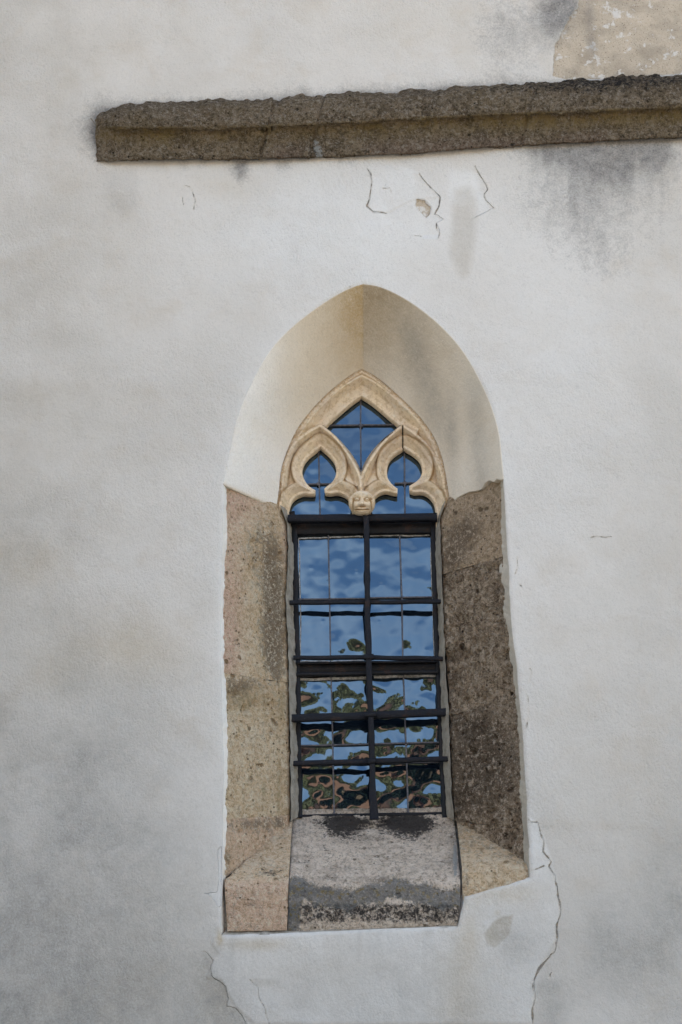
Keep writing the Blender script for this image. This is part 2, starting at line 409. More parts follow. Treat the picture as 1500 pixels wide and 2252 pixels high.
# ------------------------------------------------------------------ traced outlines (photo pixels)
arch_out_L = chaikin([(492, 1070), (496, 1045), (504, 1003), (520, 922), (547, 856), (573, 804), (602, 760), (640, 721), (684, 686), (733, 653), (774, 632), (799, 625)], 3)
arch_out_R = chaikin([(799, 625), (835, 630), (883, 652), (931, 684), (973, 720), (1006, 756), (1033, 795), (1057, 840), (1081, 893), (1097, 952), (1104, 1005), (1107, 1056)], 3)
arch_in_L = chaikin([(610, 1118), (614, 1073), (618, 1033), (630, 993), (650, 947), (677, 910), (707, 877), (740, 847), (773, 823), (795, 811)], 3)
arch_in_R = chaikin([(795, 811), (820, 823), (847, 843), (880, 873), (912, 903), (938, 934), (957, 964), (970, 997), (979, 1033), (985, 1073), (990, 1104)], 3)
wall_L = [(487, 2056), (489, 1900), (491, 1800), (492, 1700), (488, 1550), (486, 1450), (486, 1300), (489, 1200), (492, 1120), (492, 1070)]
wall_R = [(1107, 1056), (1111, 1112), (1115, 1197), (1121, 1300), (1128, 1400), (1139, 1500), (1149, 1600), (1156, 1700), (1159, 1800), (1163, 1860), (1164, 1930)]
wall_B = [(1164, 1930), (1120, 1945), (1070, 1958), (1024, 1972), (1017, 1995), (1008, 2038), (900, 2041), (740, 2048), (600, 2053), (487, 2056)]
def wig(p, amp, seed, n=None):
    p = resample(p, n or max(8, int(np.linalg.norm(np.diff(p, axis=0), axis=1).sum()/4)))
    rr = np.random.RandomState(seed); k = len(p); w_ = np.zeros((k, 2))
    for s, a in ((3, .45), (7, .6), (15, .8), (40, .6)):
        m = max(2, int(k/s)+2); w_ += a*np.stack([np.interp(np.linspace(0, m-1, k), np.arange(m), rr.uniform(-1, 1, m)) for _ in range(2)], 1)
    e = np.minimum(np.arange(k), np.arange(k)[::-1])[:, None]; w_ *= np.clip(e/3.0, 0, 1)
    return p+w_*amp
wL = wig(wall_L, 1.0, 1); wR = wig(wall_R, 1.2, 2); wB = wig(wall_B, 1.0, 3)
aoL = wig(resample(arch_out_L, 160), .45, 4, 200); aoR = wig(resample(arch_out_R, 160), .55, 5, 200)
niche_px = np.vstack([wL[:-1], aoL[:-1], aoR[:-1], wR[:-1], wB[:-1]])
def to_w(pl, d):
    q = W(pl[:, 0], pl[:, 1], np.full(len(pl), d)); return q
niche_w = to_w(niche_px, 0.0)[:, [0, 2]]

def cutgrid(xs, zs, holes, outer=None):
    """regular grid in x,z with polygonal holes; boundary vertices slide onto the outline. returns X,Z,faces,bmask(edge vertices on holes)"""
    X, Z = np.meshgrid(xs, zs, indexing='ij'); sh = X.shape
    kill = np.zeros(sh, bool)
    for h in holes:
        sub = (X > h[:, 0].min()-.02) & (X < h[:, 0].max()+.02) & (Z > h[:, 1].min()-.02) & (Z < h[:, 1].max()+.02)
        r = np.zeros(sh, bool); r[sub] = inside(X[sub], Z[sub], h); kill |= r
    if outer is not None: kill |= ~inside(X, Z, outer)
    alive = ~(kill[:-1, :-1] | kill[1:, :-1] | kill[1:, 1:] | kill[:-1, 1:])
    idx = np.arange(X.size).reshape(sh)
    quad = np.stack([idx[:-1, :-1], idx[1:, :-1], idx[1:, 1:], idx[:-1, 1:]], -1)[alive]
    deadn = np.zeros(sh, bool); dc = ~alive
    deadn[:-1, :-1] |= dc; deadn[1:, :-1] |= dc; deadn[1:, 1:] |= dc; deadn[:-1, 1:] |= dc
    liven = np.zeros(sh, bool)
    liven[:-1, :-1] |= alive; liven[1:, :-1] |= alive; liven[1:, 1:] |= alive; liven[:-1, 1:] |= alive
    b = deadn & liven
    polys = list(holes)+([outer] if outer is not None else [])
    best = np.full(b.sum(), 1e9); bx = X[b].copy(); bz = Z[b].copy(); which = np.zeros(b.sum(), int)
    for k, h in enumerate(polys):
        d, nx, nz = seg_dist(X[b], Z[b], h, True); m = d < best
        best = np.where(m, d, best); bx = np.where(m, nx, bx); bz = np.where(m, nz, bz); which = np.where(m, k, which)
    X = X.copy(); Z = Z.copy(); X[b] = bx; Z[b] = bz
    on = np.full(sh, -1); on[b] = which
    used = np.unique(quad); remap = np.full(X.size, -1); remap[used] = np.arange(len(used))
    return X.ravel()[used], Z.ravel()[used], remap[quad], on.ravel()[used]

# ------------------------------------------------------------------ church wall
church = empty('church_wall', (0, 0, 0), 'whitewashed church wall of rough grey plaster, stained and cracked, around the pointed window', 'wall')
c0 = W(np.array([0, 1500, 0, 1500]), np.array([0, 0, 2252, 2252]), np.zeros(4))
x0, x1 = c0[:, 0].min()-.45, c0[:, 0].max()+.45; z0, z1 = c0[:, 2].min()-.35, c0[:, 2].max()+.35
STEP = .0055
xs = np.arange(x0, x1, STEP); zs = np.arange(z0, z1, STEP); x1 = xs[-1]; z1 = zs[-1]
X, Z, Q, on = cutgrid(xs, zs, [niche_w])
P = np.stack([X, np.zeros_like(X), Z], 1)
px, py = proj(P)
def g(cx, cy, rx, ry, s=1.0, pw=2.0, rot=0):
    dx = px-cx; dy = py-cy
    if rot: c_, s_ = math.cos(R(rot)), math.sin(R(rot)); dx, dy = dx*c_+dy*s_, -dx*s_+dy*c_
    return s*np.exp(-((np.abs(dx)/rx)**pw+(np.abs(dy)/ry)**pw))
def polymask(poly, soft):
    d, _, _ = seg_dist(px, py, poly, True); s = np.where(inside(px, py, np.asarray(poly, float)), d, -d)
    return np.clip(.5+s/(2*soft), 0, 1)
def near(poly, rad):
    d, _, _ = seg_dist(px, py, poly); return np.clip(1-d/rad, 0, 1)
ledge_top = np.array([(-900, 270), (233, 252), (276, 234), (372, 231), (598, 224), (641, 219), (756, 210), (895, 207), (1000, 197), (1100, 192), (1188, 189), (1284, 180), (1500, 174), (1900, 155)], float)
ledge_bot = np.array([(225, 352), (400, 350), (674, 346), (895, 338), (1140, 318), (1500, 301), (1900, 282)], float)
ytop = np.interp(px, ledge_top[1:, 0], ledge_top[1:, 1]); ybot = np.interp(px, ledge_bot[:, 0], ledge_bot[:, 1])
lowf = fbm(P, 2.2, 4, 5); lowg = fbm(P, 6, 4, 15)
n1d = vn(np.stack([px*.03, px*0, px*0], -1), 1.0, 3)*.5+vn(np.stack([px*.011, px*0+5, px*0], -1), 1.0, 4)*.5
soot = np.zeros(len(px))
on_l = sm(px, 215, 245)
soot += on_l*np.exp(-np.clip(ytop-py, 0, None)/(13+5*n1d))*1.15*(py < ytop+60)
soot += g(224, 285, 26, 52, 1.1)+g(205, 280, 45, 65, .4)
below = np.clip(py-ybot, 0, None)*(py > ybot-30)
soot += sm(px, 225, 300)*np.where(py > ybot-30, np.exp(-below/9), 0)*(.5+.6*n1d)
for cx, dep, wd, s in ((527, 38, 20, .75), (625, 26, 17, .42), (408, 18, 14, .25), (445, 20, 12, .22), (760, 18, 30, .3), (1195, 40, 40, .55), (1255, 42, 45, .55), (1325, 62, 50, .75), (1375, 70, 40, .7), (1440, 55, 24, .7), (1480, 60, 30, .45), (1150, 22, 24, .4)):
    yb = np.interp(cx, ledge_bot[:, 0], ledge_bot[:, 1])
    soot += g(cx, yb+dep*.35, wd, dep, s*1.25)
soot += g(1290, 440, 120, 110, .42)+g(1330, 560, 80, 60, .25)+g(1230, 420, 120, 90, .18)+g(1440, 420, 80, 100, .25)
soot += g(1140, 70, 70, 80, .36)+g(1222, 30, 42, 60, 1.0)+g(1085, 70, 50, 90, .24)+g(1255, 0, 25, 45, .6)
soot += g(1298, 40, 14, 70, .8)+g(1305, 105, 12, 20, .5)
damp_shade = np.zeros(len(px))  # damp stains; the broad left and bottom ramps are painted shade and corner darkening
damp_shade += .60*sm(py, 1350, 2300)*sm(px, 620, 100)*(0.82+.18*lowf)
damp_shade += .30*sm(py, 1700, 2252)*(0.8+.7*lowf)
damp_shade += g(440, 2150, 90, 90, .25)
damp_shade += g(1330, 2080, 60, 110, .35)+g(1400, 2110, 70, 60, .35)+g(1460, 2020, 60, 100, .25)+g(1480, 1870, 70, 60, .22)+g(1200, 2170, 28, 18, .45)+g(1215, 2230, 30, 40, .4)+g(1130, 2080, 50, 40, .25)
damp_shade += g(250, 1650, 180, 110, .22)+g(330, 1900, 140, 150, .2)+g(200, 1800, 80, 200, .15)+g(30, 1690, 12, 10, .4)
damp_shade += polymask([(232, 380), (290, 372), (305, 400), (300, 455), (270, 470), (236, 455)], 10)*.16+polymask([(1000, 415), (1035, 408), (1048, 440), (1045, 520), (1032, 600), (1018, 612), (990, 560), (996, 470)], 9)*.20
damp_shade += .2*sm(px, 500, -50)*(0.7+.8*lowg)+.10*sm(px, 1250, 1550)*sm(py, 700, 1500)
damp_shade += g(50, 1180, 90, 60, .2)
dl_ = polymask([(380, 2252+60), (380, 2095), (452, 2092), (470, 2112), (462, 2126), (468, 2150), (486, 2160), (498, 2172), (502, 2195), (499, 2212), (520, 2218), (534, 2235), (545, 2260), (570, 2330)], 2.5)
damp_shade += dl_*(g(485, 2190, 60, 90, .45)+.12)
damp_shade += .30*sm(py, 1850, 2252)*sm(px, 420, 60)+.16*sm(px, 620, 0)*sm(py, 600, 1500)+.10*sm(py, 900, 2252)  # more painted shade: lower left, left side and bottom
warm = np.zeros(len(px))
warm += polymask([(1000, 415), (1035, 408), (1048, 440), (1045, 520), (1032, 600), (1018, 612), (990, 560), (996, 470)], 9)*.22
warm += .12*sm(px, 560, 0)*sm(py, 1800, 1200)*(0.7+lowg)
warm += g(1100, 1965, 90, 25, .45)+g(560, 2078, 70, 14, .55)+g(484, 2062, 8, 18, .9)+g(1030, 2060, 30, 70, .38)+g(1010, 2200, 50, 120, .34)+g(700, 2120, 200, 40, .1)
warm += g(260, 1400, 120, 60, .28)+g(110, 1480, 70, 50, .26)+g(330, 1450, 90, 50, .2)+g(60, 1220, 100, 60, .22)+g(500, 410, 80, 30, .2)+g(900, 30, 200, 80, .15)
# pale, newer plaster by the window and patches under the ledge
strk = vn(np.stack([px*.035, px*0, py*.004], -1), 1.0, 31)*.6+vn(np.stack([px*.09, px*0, py*.009], -1), 1.0, 32)*.4
soot *= np.where(py > ybot, .9+.35*strk, 1)
soot += np.clip(strk, 0, 1)*.12*sm(px, 1120, 1200)*np.exp(-below/120)*(py > ybot)
damp_shade += np.clip(strk-.1, 0, 1)*.25*np.exp(-np.abs(py-2055)/150)*(py > 2040)*(px > 490)*(px < 1010)
damp_shade *= 1+.05*strk+.22*lowg+.15*fbm(P, 3.5, 3, 44)
pale = np.zeros(len(px))
pale += g(800, 470, 330, 130, .75, 2.5)+g(1230, 800, 150, 420, .5)+g(650, 560, 250, 120, .4)
ring, _, _ = seg_dist(px, py, niche_px, True)
pale += np.exp(-ring/34)*.55
pp = polymask([(452, 2150), (470, 2115), (482, 2100), (466, 2075), (470, 2058), (1010, 2040), (1022, 1975), (1166, 1930), (1162, 1800), (1182, 1808), (1196, 1850), (1214, 1900), (1228, 1985), (1226, 2060), (1185, 2130), (1172, 2200), (1168, 2252), (560, 2252), (520, 2215), (500, 2185), (488, 2155)], 5)
pale += pp*.65
pale += polymask([(450, 1965), (464, 1970), (478, 1990), (486, 2000), (486, 1870), (481, 1880), (483, 1960), (470, 1962)], 4)*.8
for poly in ([(810, 375), (820, 400), (815, 440), (808, 455), (830, 472), (880, 470), (905, 440), (915, 400), (905, 370)], [(985, 370), (1050, 380), (1055, 420), (1075, 460), (1050, 470), (990, 440)]):
    pale += polymask(poly, 6)*.5
# exposed under-render patches
bare = polymask([(1268, -200), (1272, 12), (1252, 40), (1236, 72), (1221, 100), (1218, 128), (1216, 166), (1246, 174), (1340, 172), (1420, 166), (1700, 155), (1700, -200)], 10)
for poly in ([(917, 437), (935, 440), (948, 455), (945, 470), (938, 478), (927, 468), (914, 452)],
             ):
    bare = np.maximum(bare, polymask(poly, 10))
bare = np.maximum(bare, np.where(ring > 4, polymask([(1098, 2015), (1126, 2016), (1118, 2055), (1085, 2082), (1070, 2076), (1067, 2052), (1083, 2030)], 10)*0.0, 0))
warm += polymask([(1098, 2018), (1128, 2012), (1120, 2055), (1088, 2084), (1070, 2076), (1066, 2052), (1083, 2030)], 2.5)*.5
damp_shade += polymask([(1098, 2018), (1128, 2012), (1120, 2055), (1088, 2084), (1070, 2076), (1066, 2052), (1083, 2030)], 2.5)*.3
warm += g(1093, 2008, 7, 6, .4)+dl_*g(485, 2180, 45, 80, .5)
cracks = [[(1160, 1800), (1168, 1808), (1183, 1810), (1190, 1830), (1198, 1855), (1194, 1872), (1212, 1895), (1208, 1903), (1220, 1925), (1226, 1955), (1232, 1995), (1234, 2010), (1225, 2035), (1228, 2060), (1222, 2090), (1200, 2115), (1180, 2145), (1175, 2160), (1172, 2175), (1178, 2192), (1172, 2215), (1170, 2260)],
          [(550, 2155), (560, 2166), (568, 2172), (570, 2195), (583, 2216), (584, 2230), (592, 2252)],
          [(808, 372), (815, 385), (818, 400), (814, 440), (808, 455), (822, 468), (850, 469)],
          [(842, 415), (858, 413), (861, 424)],
          [(922, 380), (936, 400), (952, 415), (969, 432), (965, 455), (957, 468)],
          [(955, 470), (965, 476), (976, 482)], [(960, 490), (962, 502), (968, 508), (964, 524)], [(912, 518), (926, 519)],
          [(1045, 365), (1062, 395), (1070, 410), (1072, 418), (1064, 428), (1068, 440), (1086, 457)],
          [(405, 408), (420, 412), (430, 440), (426, 460)], [(400, 432), (404, 450)],
          [(1138, 1225), (1140, 1245), (1133, 1262)], [(1142, 1285), (1148, 1290)], [(1150, 1515), (1160, 1540), (1162, 1570), (1158, 1600)],
          [(1165, 1470), (1170, 1480), (1163, 1500)], [(200, 260), (225, 300)], [(1300, 1182), (1345, 1180)],
          [(776, 630), (765, 634)], [(840, 634), (862, 642), (880, 652)],
          [(1196, 1905), (1160, 1918), (1125, 1920)], [(1213, 2140), (1209, 2150)]]
crack = np.zeros(len(px))
for i, c_ in enumerate(cracks):
    wdt = (20 if i == 0 else 15)
    crack = np.maximum(crack, near(wig(np.array(c_, float), 2.4, 40+i), wdt)*(1.0 if i == 0 else .985))
# relief: undulating plaster, sunken patches, lifted flakes
dep = .009*lowf+.003*lowg+.0007*fbm(P, 14, 3, 25)
dep += .009*sm(bare, .45, .55)
dep -= .0035*sm(pp, .4, .6)
right_of = polymask([(1160, 1800), (1183, 1810), (1198, 1855), (1212, 1895), (1226, 1955), (1234, 2010), (1228, 2060), (1200, 2115), (1175, 2160), (1172, 2215), (1170, 2400), (1700, 2400), (1700, 1500), (1150, 1500)], 1.5)
dep += -.0015*right_of*sm(py, 1795, 1820)
dep -= .003*sm(polymask([(808, 372), (818, 400), (814, 440), (808, 455), (822, 468), (850, 469), (905, 440), (969, 432), (952, 415), (922, 380), (870, 365)], 3), .2, .8)
dep *= np.clip(ring/6, 0, 1)
dep += .004*np.exp(-ring/2.5)
P[:, 1] += dep
steps = [(polymask([(1160, 1700), (1168, 1808), (1183, 1810), (1190, 1830), (1198, 1855), (1194, 1872), (1212, 1895), (1208, 1903), (1220, 1925), (1226, 1955), (1232, 1995), (1234, 2010), (1225, 2035), (1228, 2060), (1222, 2090), (1200, 2115), (1180, 2145), (1175, 2160), (1178, 2192), (1172, 2215), (1170, 2700), (2600, 2700), (2600, 1700)], 10), sm(py, 1796, 1830)*sm(px, 1500, 1260)),
    (polymask([(100, 2700), (100, 2095), (452, 2092), (470, 2112), (462, 2126), (468, 2150), (486, 2160), (498, 2172), (502, 2195), (499, 2212), (520, 2218), (534, 2235), (545, 2260), (570, 2700)], 10), sm(px, 430, 475)),
    (polymask([(550, 2155), (560, 2166), (568, 2172), (570, 2195), (583, 2216), (584, 2230), (600, 2262), (600, 2700), (900, 2700), (900, 1900), (540, 1900), (545, 2140)], 8), sm(px, 640, 590)*sm(py, 2150, 2175)),
    (polymask([(808, 372), (815, 385), (818, 400), (814, 440), (808, 455), (822, 468), (850, 469), (870, 465), (900, 440), (1000, 300), (808, 300)], 8), sm(px, 870, 830)*sm(py, 372, 392)),
    (polymask([(922, 380), (936, 400), (952, 415), (969, 432), (965, 455), (957, 468), (976, 482), (960, 490), (968, 508), (964, 524), (700, 530), (700, 380)], 8), sm(px, 905, 940)*sm(py, 380, 395)*sm(py, 526, 515)),
    (polymask([(1045, 365), (1062, 395), (1070, 410), (1072, 418), (1064, 428), (1068, 440), (1086, 457), (1000, 500), (900, 365)], 8), sm(px, 1030, 1052)*sm(py, 365, 385)),
    (polymask([(450, 1965), (464, 1970), (478, 1990), (486, 2000), (487, 1860), (479, 1870), (482, 1930), (478, 1962)], 5), px*0+1)]
stp = np.full(len(px), 0.0); stw = np.zeros(len(px))
for m_s, w_s in steps:
    sel = (w_s > .01) & (m_s > 0)
    stp = np.where(sel & (m_s > stp), m_s, stp); stw = np.where(sel, np.maximum(stw, w_s), stw)
soot = np.clip(soot, 0, .92)
damp_shade = damp_shade/(1+np.clip(damp_shade, 0, 2)**3)**(1/3)*1.0
damp_shade *= .93+.22*fbm(P, 9, 4, 61)
A_ = dict(step=stp, stepw=stw, soot=soot, damp_shade=damp_shade, warm=warm, pale=np.clip(pale, 0, 1), bare=bare, crack=crack)
f_ = Q
nn_ = np.cross(P[f_[0][1]]-P[f_[0][0]], P[f_[0][2]]-P[f_[0][0]])
if nn_[1] > 0: f_ = f_[:, ::-1]
build('plaster_face', P, f_, M['plaster'], church, A_)
# the rest of the wall and the body of the church behind it
def boxes(name, bs, mat, parent, smooth=False):
    V = []; Fq = []
    for (a, b, c, d, e, f) in bs:
        k = len(V); V += [(x, y, z) for x in (a, b) for y in (c, d) for z in (e, f)]
        Fq += [(k, k+1, k+3, k+2), (k+4, k+6, k+7, k+5), (k, k+4, k+5, k+1), (k+2, k+3, k+7, k+6), (k, k+2, k+6, k+4), (k+1, k+5, k+7, k+3)]
    return build(name, np.array(V), np.array(Fq), mat, parent, smooth=smooth)
boxes('wall_body', [(-16, x0, .001, .6, 0, 15), (x1, 16, .001, .6, 0, 15), (x0, x1, .001, .6, z1, 15), (x0, x1, .001, .6, 0, z0), (-16, 16, .602, 12, 0, 15)], M['plaster'], church)
boxes('sky_blocker', [(-10, -6.4, -5.0, -.002, 0, 13)], M['plaster'], church)  # unseen block added to keep sky light off from the left
V = [(-16.4, -.5, 15.01), (16.4, -.5, 15.01), (16.4, 12.5, 15.01), (-16.4, 12.5, 15.01), (-16.4, 6, 19), (16.4, 6, 19)]
M['roof'] = mat_plain('clay_roof_tiles', (0.30, 0.12, 0.06), (0.42, 0.19, 0.10), 6)
build('roof', np.array(V), [np.array([(0, 3, 2, 1), (0, 1, 5, 4), (2, 3, 4, 5)]), np.array([(0, 4, 3), (1, 2, 5)])], M['roof'], church, smooth=False)

# ------------------------------------------------------------------ reveal of the pointed arch
IND = .30
def loft(outer, inner, d_o, d_i, nv, bulge=0.0):
    O = W(outer[:, 0], outer[:, 1], np.broadcast_to(d_o, len(outer))); I = W(inner[:, 0], inner[:, 1], np.broadcast_to(d_i, len(inner)))
    t = np.linspace(0, 1, nv)[None, :, None]
    return O[:, None]*(1-t)+I[:, None]*t
NA = 230
oL = resample(np.vstack([arch_out_L]), NA); iL = resample(arch_in_L, NA)
oR = resample(arch_out_R, NA); iR = resample(arch_in_R, NA)
nv = 90
PL = loft(oL, iL, 0, IND, nv); PR = loft(oR, iR, 0, IND, nv)
tt = np.linspace(0, 1, nv)
endR = resample(np.array([(1107, 1055), (1099, 1056), (1092, 1053), (1084, 1060), (1074, 1056), (1064, 1062), (1056, 1076), (1044, 1080), (1030, 1081), (1016, 1088), (1003, 1096), (996, 1108), (990, 1102)], float), nv)
endL = resample(np.array([(491, 1066), (540, 1088), (575, 1104), (608, 1118)], float), nv)
ER = W(endR[:, 0], endR[:, 1], IND*tt); EL = W(endL[:, 0], endL[:, 1], IND*tt)
nb = 36
for k in range(nb):
    a = ((k+1)/nb)
    PR[NA-nb+k] = PR[NA-nb-1]*(1-a)+ER*a
for k in range(nb):
    a = 1-(k/nb)
    PL[k] = PL[nb]*(1-a)+EL*a
PA = np.vstack([PL[:-1], PR])
N_ = gnormal(PA)
lf = fbm(PA, 5, 4, 8)
PA = PA + N_*(0.003*lf*np.clip(np.minimum(tt, 1-tt)*12, 0, 1)[None, :])[..., None]
PA -= N_*(.012*np.sin(np.pi*tt)**1.0)[None, :, None]*0.6
# lips: fold back at both ends and at the wall edge
lip0 = PA[0]-N_[0]*.028; lip1 = PA[-1]-N_[-1]*.034
lip0b = lip0; lip1b = lip1
PAf = np.concatenate([lip0[None], lip0[None]*.4+PA[:1]*.6, PA, PA[-1:]*.6+lip1[None]*.4, lip1[None]], 0)
N2 = np.zeros_like(PAf[:, :1]); edge = PAf[:, :1].copy()
cen = np.array([0.14, 0, 4.6]); outv = edge-cen; outv[..., 1] = 0; outv /= np.linalg.norm(outv, axis=-1, keepdims=True)
back = edge+outv*.006+np.array([0, .006, 0])
PAf = np.concatenate([back, PAf], 1)
qx, qy = proj(PAf)
och = np.exp(-((qx-800)/65)**2)*sm(qy, 900, 640)*.55 + np.exp(-((qx-830)/120)**2)*sm(qy, 900, 680)*.30
och += .22*sm(qx, 560, 700)*(qx < 800)*sm(qy, 1050, 800)
och += (qx > 800)*.30*np.exp(-((qx-930-(qy-800)*.28)/70)**2)*sm(qy, 1080, 850)
och += .85*np.exp(-np.abs(qy-(1066+(qx-492)*.45))/3.5)*(qx < 615)*(qy > 1040)
dmp_shade = (qx > 800)*.10*np.ones_like(qx)  # painted shade: the right side of the reveal made darker
dmp_shade += (qx > 800)*.42*np.exp(-((qx-(925+(qy-800)*.30))/34)**2)*sm(qy, 1040, 900)*sm(qy, 640, 760)
dmp_shade += (qx > 800)*.32*np.exp(-((qx-1055-(qy-1000)*.1)/22)**2)*sm(qy, 780, 900)
dmp_shade += (qx > 800)*.30*np.exp(-((qx-995)/14)**2-((qy-960)/90)**2)
dmp_shade += (qx > 790)*.30*sm(qy, 1000, 660)*np.exp(-((qx-800)/110)**2)  # painted shade step, strongest near the apex crease
dmp_shade *= sm(qx, 796, 800)
lit_pale = np.maximum(.8*sm(qx, 680, 540), .75*sm(qx, 700, 600)*sm(qy, 800, 1050))  # left side of the reveal painted lighter, as if catching more light
gridmesh('arch_reveal', PAf, M['reveal'], church, dict(warm=och, damp_shade=dmp_shade, pale=lit_pale))

# ------------------------------------------------------------------ window
wb = W(np.array([810.]), np.array([2045.]), np.array([0.0]))[0]
win = empty('gothic_window', wb, 'narrow pointed stone window with twin trefoil tracery, weathered jambs and rippled leaded glass', 'window')

def stone_patch(name, outer, inner, d_o, d_i, mat, seed, amp=.006, attrs=None, nv=70, step=3.0, edge=.0035, label=None, crumble=True, sink=0.012, under=0.0, pockets=()):
    n = max(6, int(max(np.linalg.norm(np.diff(outer, axis=0), axis=1).sum(), np.linalg.norm(np.diff(inner, axis=0), axis=1).sum())/1.6))
    o = resample(np.array(outer, float), n); i = resample(np.array(inner, float), n)
    do = np.interp(np.linspace(0, 1, n), np.linspace(0, 1, len(d_o)), d_o) if hasattr(d_o, '__len__') else d_o
    di = np.interp(np.linspace(0, 1, n), np.linspace(0, 1, len(d_i)), d_i) if hasattr(d_i, '__len__') else d_i
    Pp = loft(o, i, do, di, nv); Nn = gnormal(Pp)
    s = np.linspace(0, 1, n)[:, None]; t = np.linspace(0, 1, nv)[None]
    Ls = np.linalg.norm(Pp[-1, nv//2]-Pp[0, nv//2]); Lt = np.linalg.norm(Pp[n//2, -1]-Pp[n//2, 0])
    em = np.minimum(np.minimum(s, 1-s)*Ls, np.minimum(t, 1-t)*Lt*1.5)
    r = fbm(Pp, 28, 5, seed, .6)
    rd = fbm(Pp, 9, 3, seed+5)
    pit = np.clip(fbm(Pp, 75, 2, seed+9)-.25, 0, 1)
    h = amp*(r*1.0+rd*.9)-amp*2.2*pit
    ragged = .6+.8*vn(Pp, 55, seed+3)
    h -= edge*np.exp(-em/.008)*(1+.8*rd)*ragged
    a_, b_ = proj(Pp)
    for (cx, cy, rr, dpt) in pockets:
        h -= dpt*np.exp(-(((a_-cx)**2+(b_-cy)**2)/rr**2))
    rs_ = np.random.RandomState(seed+200)
    for _ in range(26 if mat is M['jamb_dark'] else 16):
        i0, j0 = rs_.randint(4, n-4), rs_.randint(6, nv-6); rr_ = rs_.uniform(.003, .008 if mat is not M['jamb_dark'] else .013)
        h -= rr_*.9*np.exp(-((Pp-Pp[i0, j0])**2).sum(-1)/rr_**2)
    h -= sink
    Pq = Pp+Nn*h[..., None]
    at = {k: f(a_, b_) for k, f in (attrs or {}).items()}
    ob = gridmesh(name, Pq, mat, win, at)
    if label: ob['label'] = label
    return ob
def G(cx, cy, rx, ry, s=1.0): return lambda a, b: s*np.exp(-((a-cx)/rx)**2-((b-cy)/ry)**2)
def S(*fs): return lambda a, b: sum(f(a, b) for f in fs)

# left jamb: three stones; edges traced top to bottom
Lo = np.array([(497, 1060), (493, 1200), (489, 1300), (490, 1400), (492, 1500), (495, 1560), (499, 1650), (497, 1720), (495, 1800), (494, 1870), (495, 1935)], float)
Li = np.array([(612, 1095), (634, 1150), (637, 1200), (632, 1320), (637, 1420), (639, 1500), (640, 1600), (642, 1700), (643, 1760), (642, 1800), (640, 1815)], float)
def cut(pl, y0, y1):
    pl = np.asarray(pl, float); ys = [y0]+[y for y in pl[:, 1] if y0 < y < y1]+[y1]
    return np.array([(np.interp(y, pl[:, 1], pl[:, 0]), y) for y in ys])
dk_left = S(G(605, 1330, 32, 170, 1.1), G(560, 1200, 40, 70, .4), G(615, 1450, 25, 60, .35), G(540, 1530, 60, 25, .45))
pinkf = S(G(500, 1280, 36, 200, .9), G(530, 1100, 60, 50, .8), G(500, 1430, 30, 80, .7), G(635, 1180, 12, 60, .6))
stone_patch('jamb_stone', cut(Lo, 1060, 1478), cut(Li, 1095, 1500), .03, IND, M['jamb_pale'], 11, .0045, dict(dark=dk_left, pink=pinkf), nv=110, pockets=((563, 1190, 12, .02), (545, 1130, 30, .012), (530, 1320, 50, -.004), (622, 1215, 4, .02)), label='tall pinkish left jamb stone with a brown weathered streak')
stone_patch('jamb_stone', cut(Lo, 1478, 1801), cut(Li, 1500, 1791), .03, IND, M['jamb_pale'], 12, .0042, dict(dark=S(G(545, 1500, 60, 22, .6), G(620, 1520, 20, 60, .3), G(520, 1530, 40, 30, .5)), ochre=S(G(545, 1540, 60, 30, .6), G(625, 1560, 10, 50, .5), G(585, 1740, 6, 20, .7), G(617, 1750, 4, 60, .7)), pink=G(520, 1500, 60, 60, .1)), nv=110,
            pockets=((512, 1525, 12, .018), (546, 1556, 9, .025), (566, 1545, 8, .02), (590, 1550, 6, .015), (600, 1490, 6, .02), (525, 1622, 5, .018), (604, 1545, 5, .012)), label='pale pitted left jamb stone with ochre pockets')
stone_patch('jamb_stone', cut(Lo, 1801, 1935), cut(Li, 1791, 1815), .03, IND, M['jamb_pale'], 13, .004, dict(dark=S(G(560, 1815, 70, 22, .65), G(505, 1890, 12, 30, .6), G(620, 1800, 20, 20, .5)), pink=lambda a, b: a*0+.55, ochre=G(505, 1890, 12, 30, .3)), nv=90, pockets=((533, 1828, 5, .015),), label='low pinkish left jamb stone beside the sill')

Ro = np.array([(1099, 1045), (1101, 1200), (1104, 1270), (1110, 1340), (1117, 1400), (1130, 1500), (1138, 1600), (1143, 1700), (1146, 1800), (1148, 1900), (1150, 1906)], float)
Ri = np.array([(984, 1080), (964, 1140), (966, 1200), (970, 1300), (974, 1400), (979, 1500), (984, 1560), (987, 1650), (990, 1740), (996, 1800), (1005, 1822)], float)
stone_patch('jamb_stone', cut(Ro, 1045, 1222), cut(Ri, 1080, 1262), .05, IND, M['jamb_tan'], 21, .0032, dict(dark=S(G(1000, 1190, 42, 60, .8), G(1040, 1150, 30, 50, .45), G(980, 1240, 30, 30, .5))), nv=110, label='smooth tan right jamb stone under the broken plaster')
stone_patch('jamb_stone', cut(Ro, 1222, 1533), cut(Ri, 1262, 1573), .05, IND, M['jamb_dark'], 22, .013, dict(dark=S(G(1040, 1480, 60, 60, .35), G(1010, 1350, 30, 60, .2))), nv=120,
            pockets=((1110, 1338, 10, .045), (1008, 1362, 12, .02), (1000, 1385, 10, .015), (1060, 1408, 10, .015), (985, 1445, 9, .02), (1112, 1440, 9, .02), (1030, 1290, 9, .015), (1085, 1245, 7, .015)), label='dark rugged right jamb stone with deep pits')
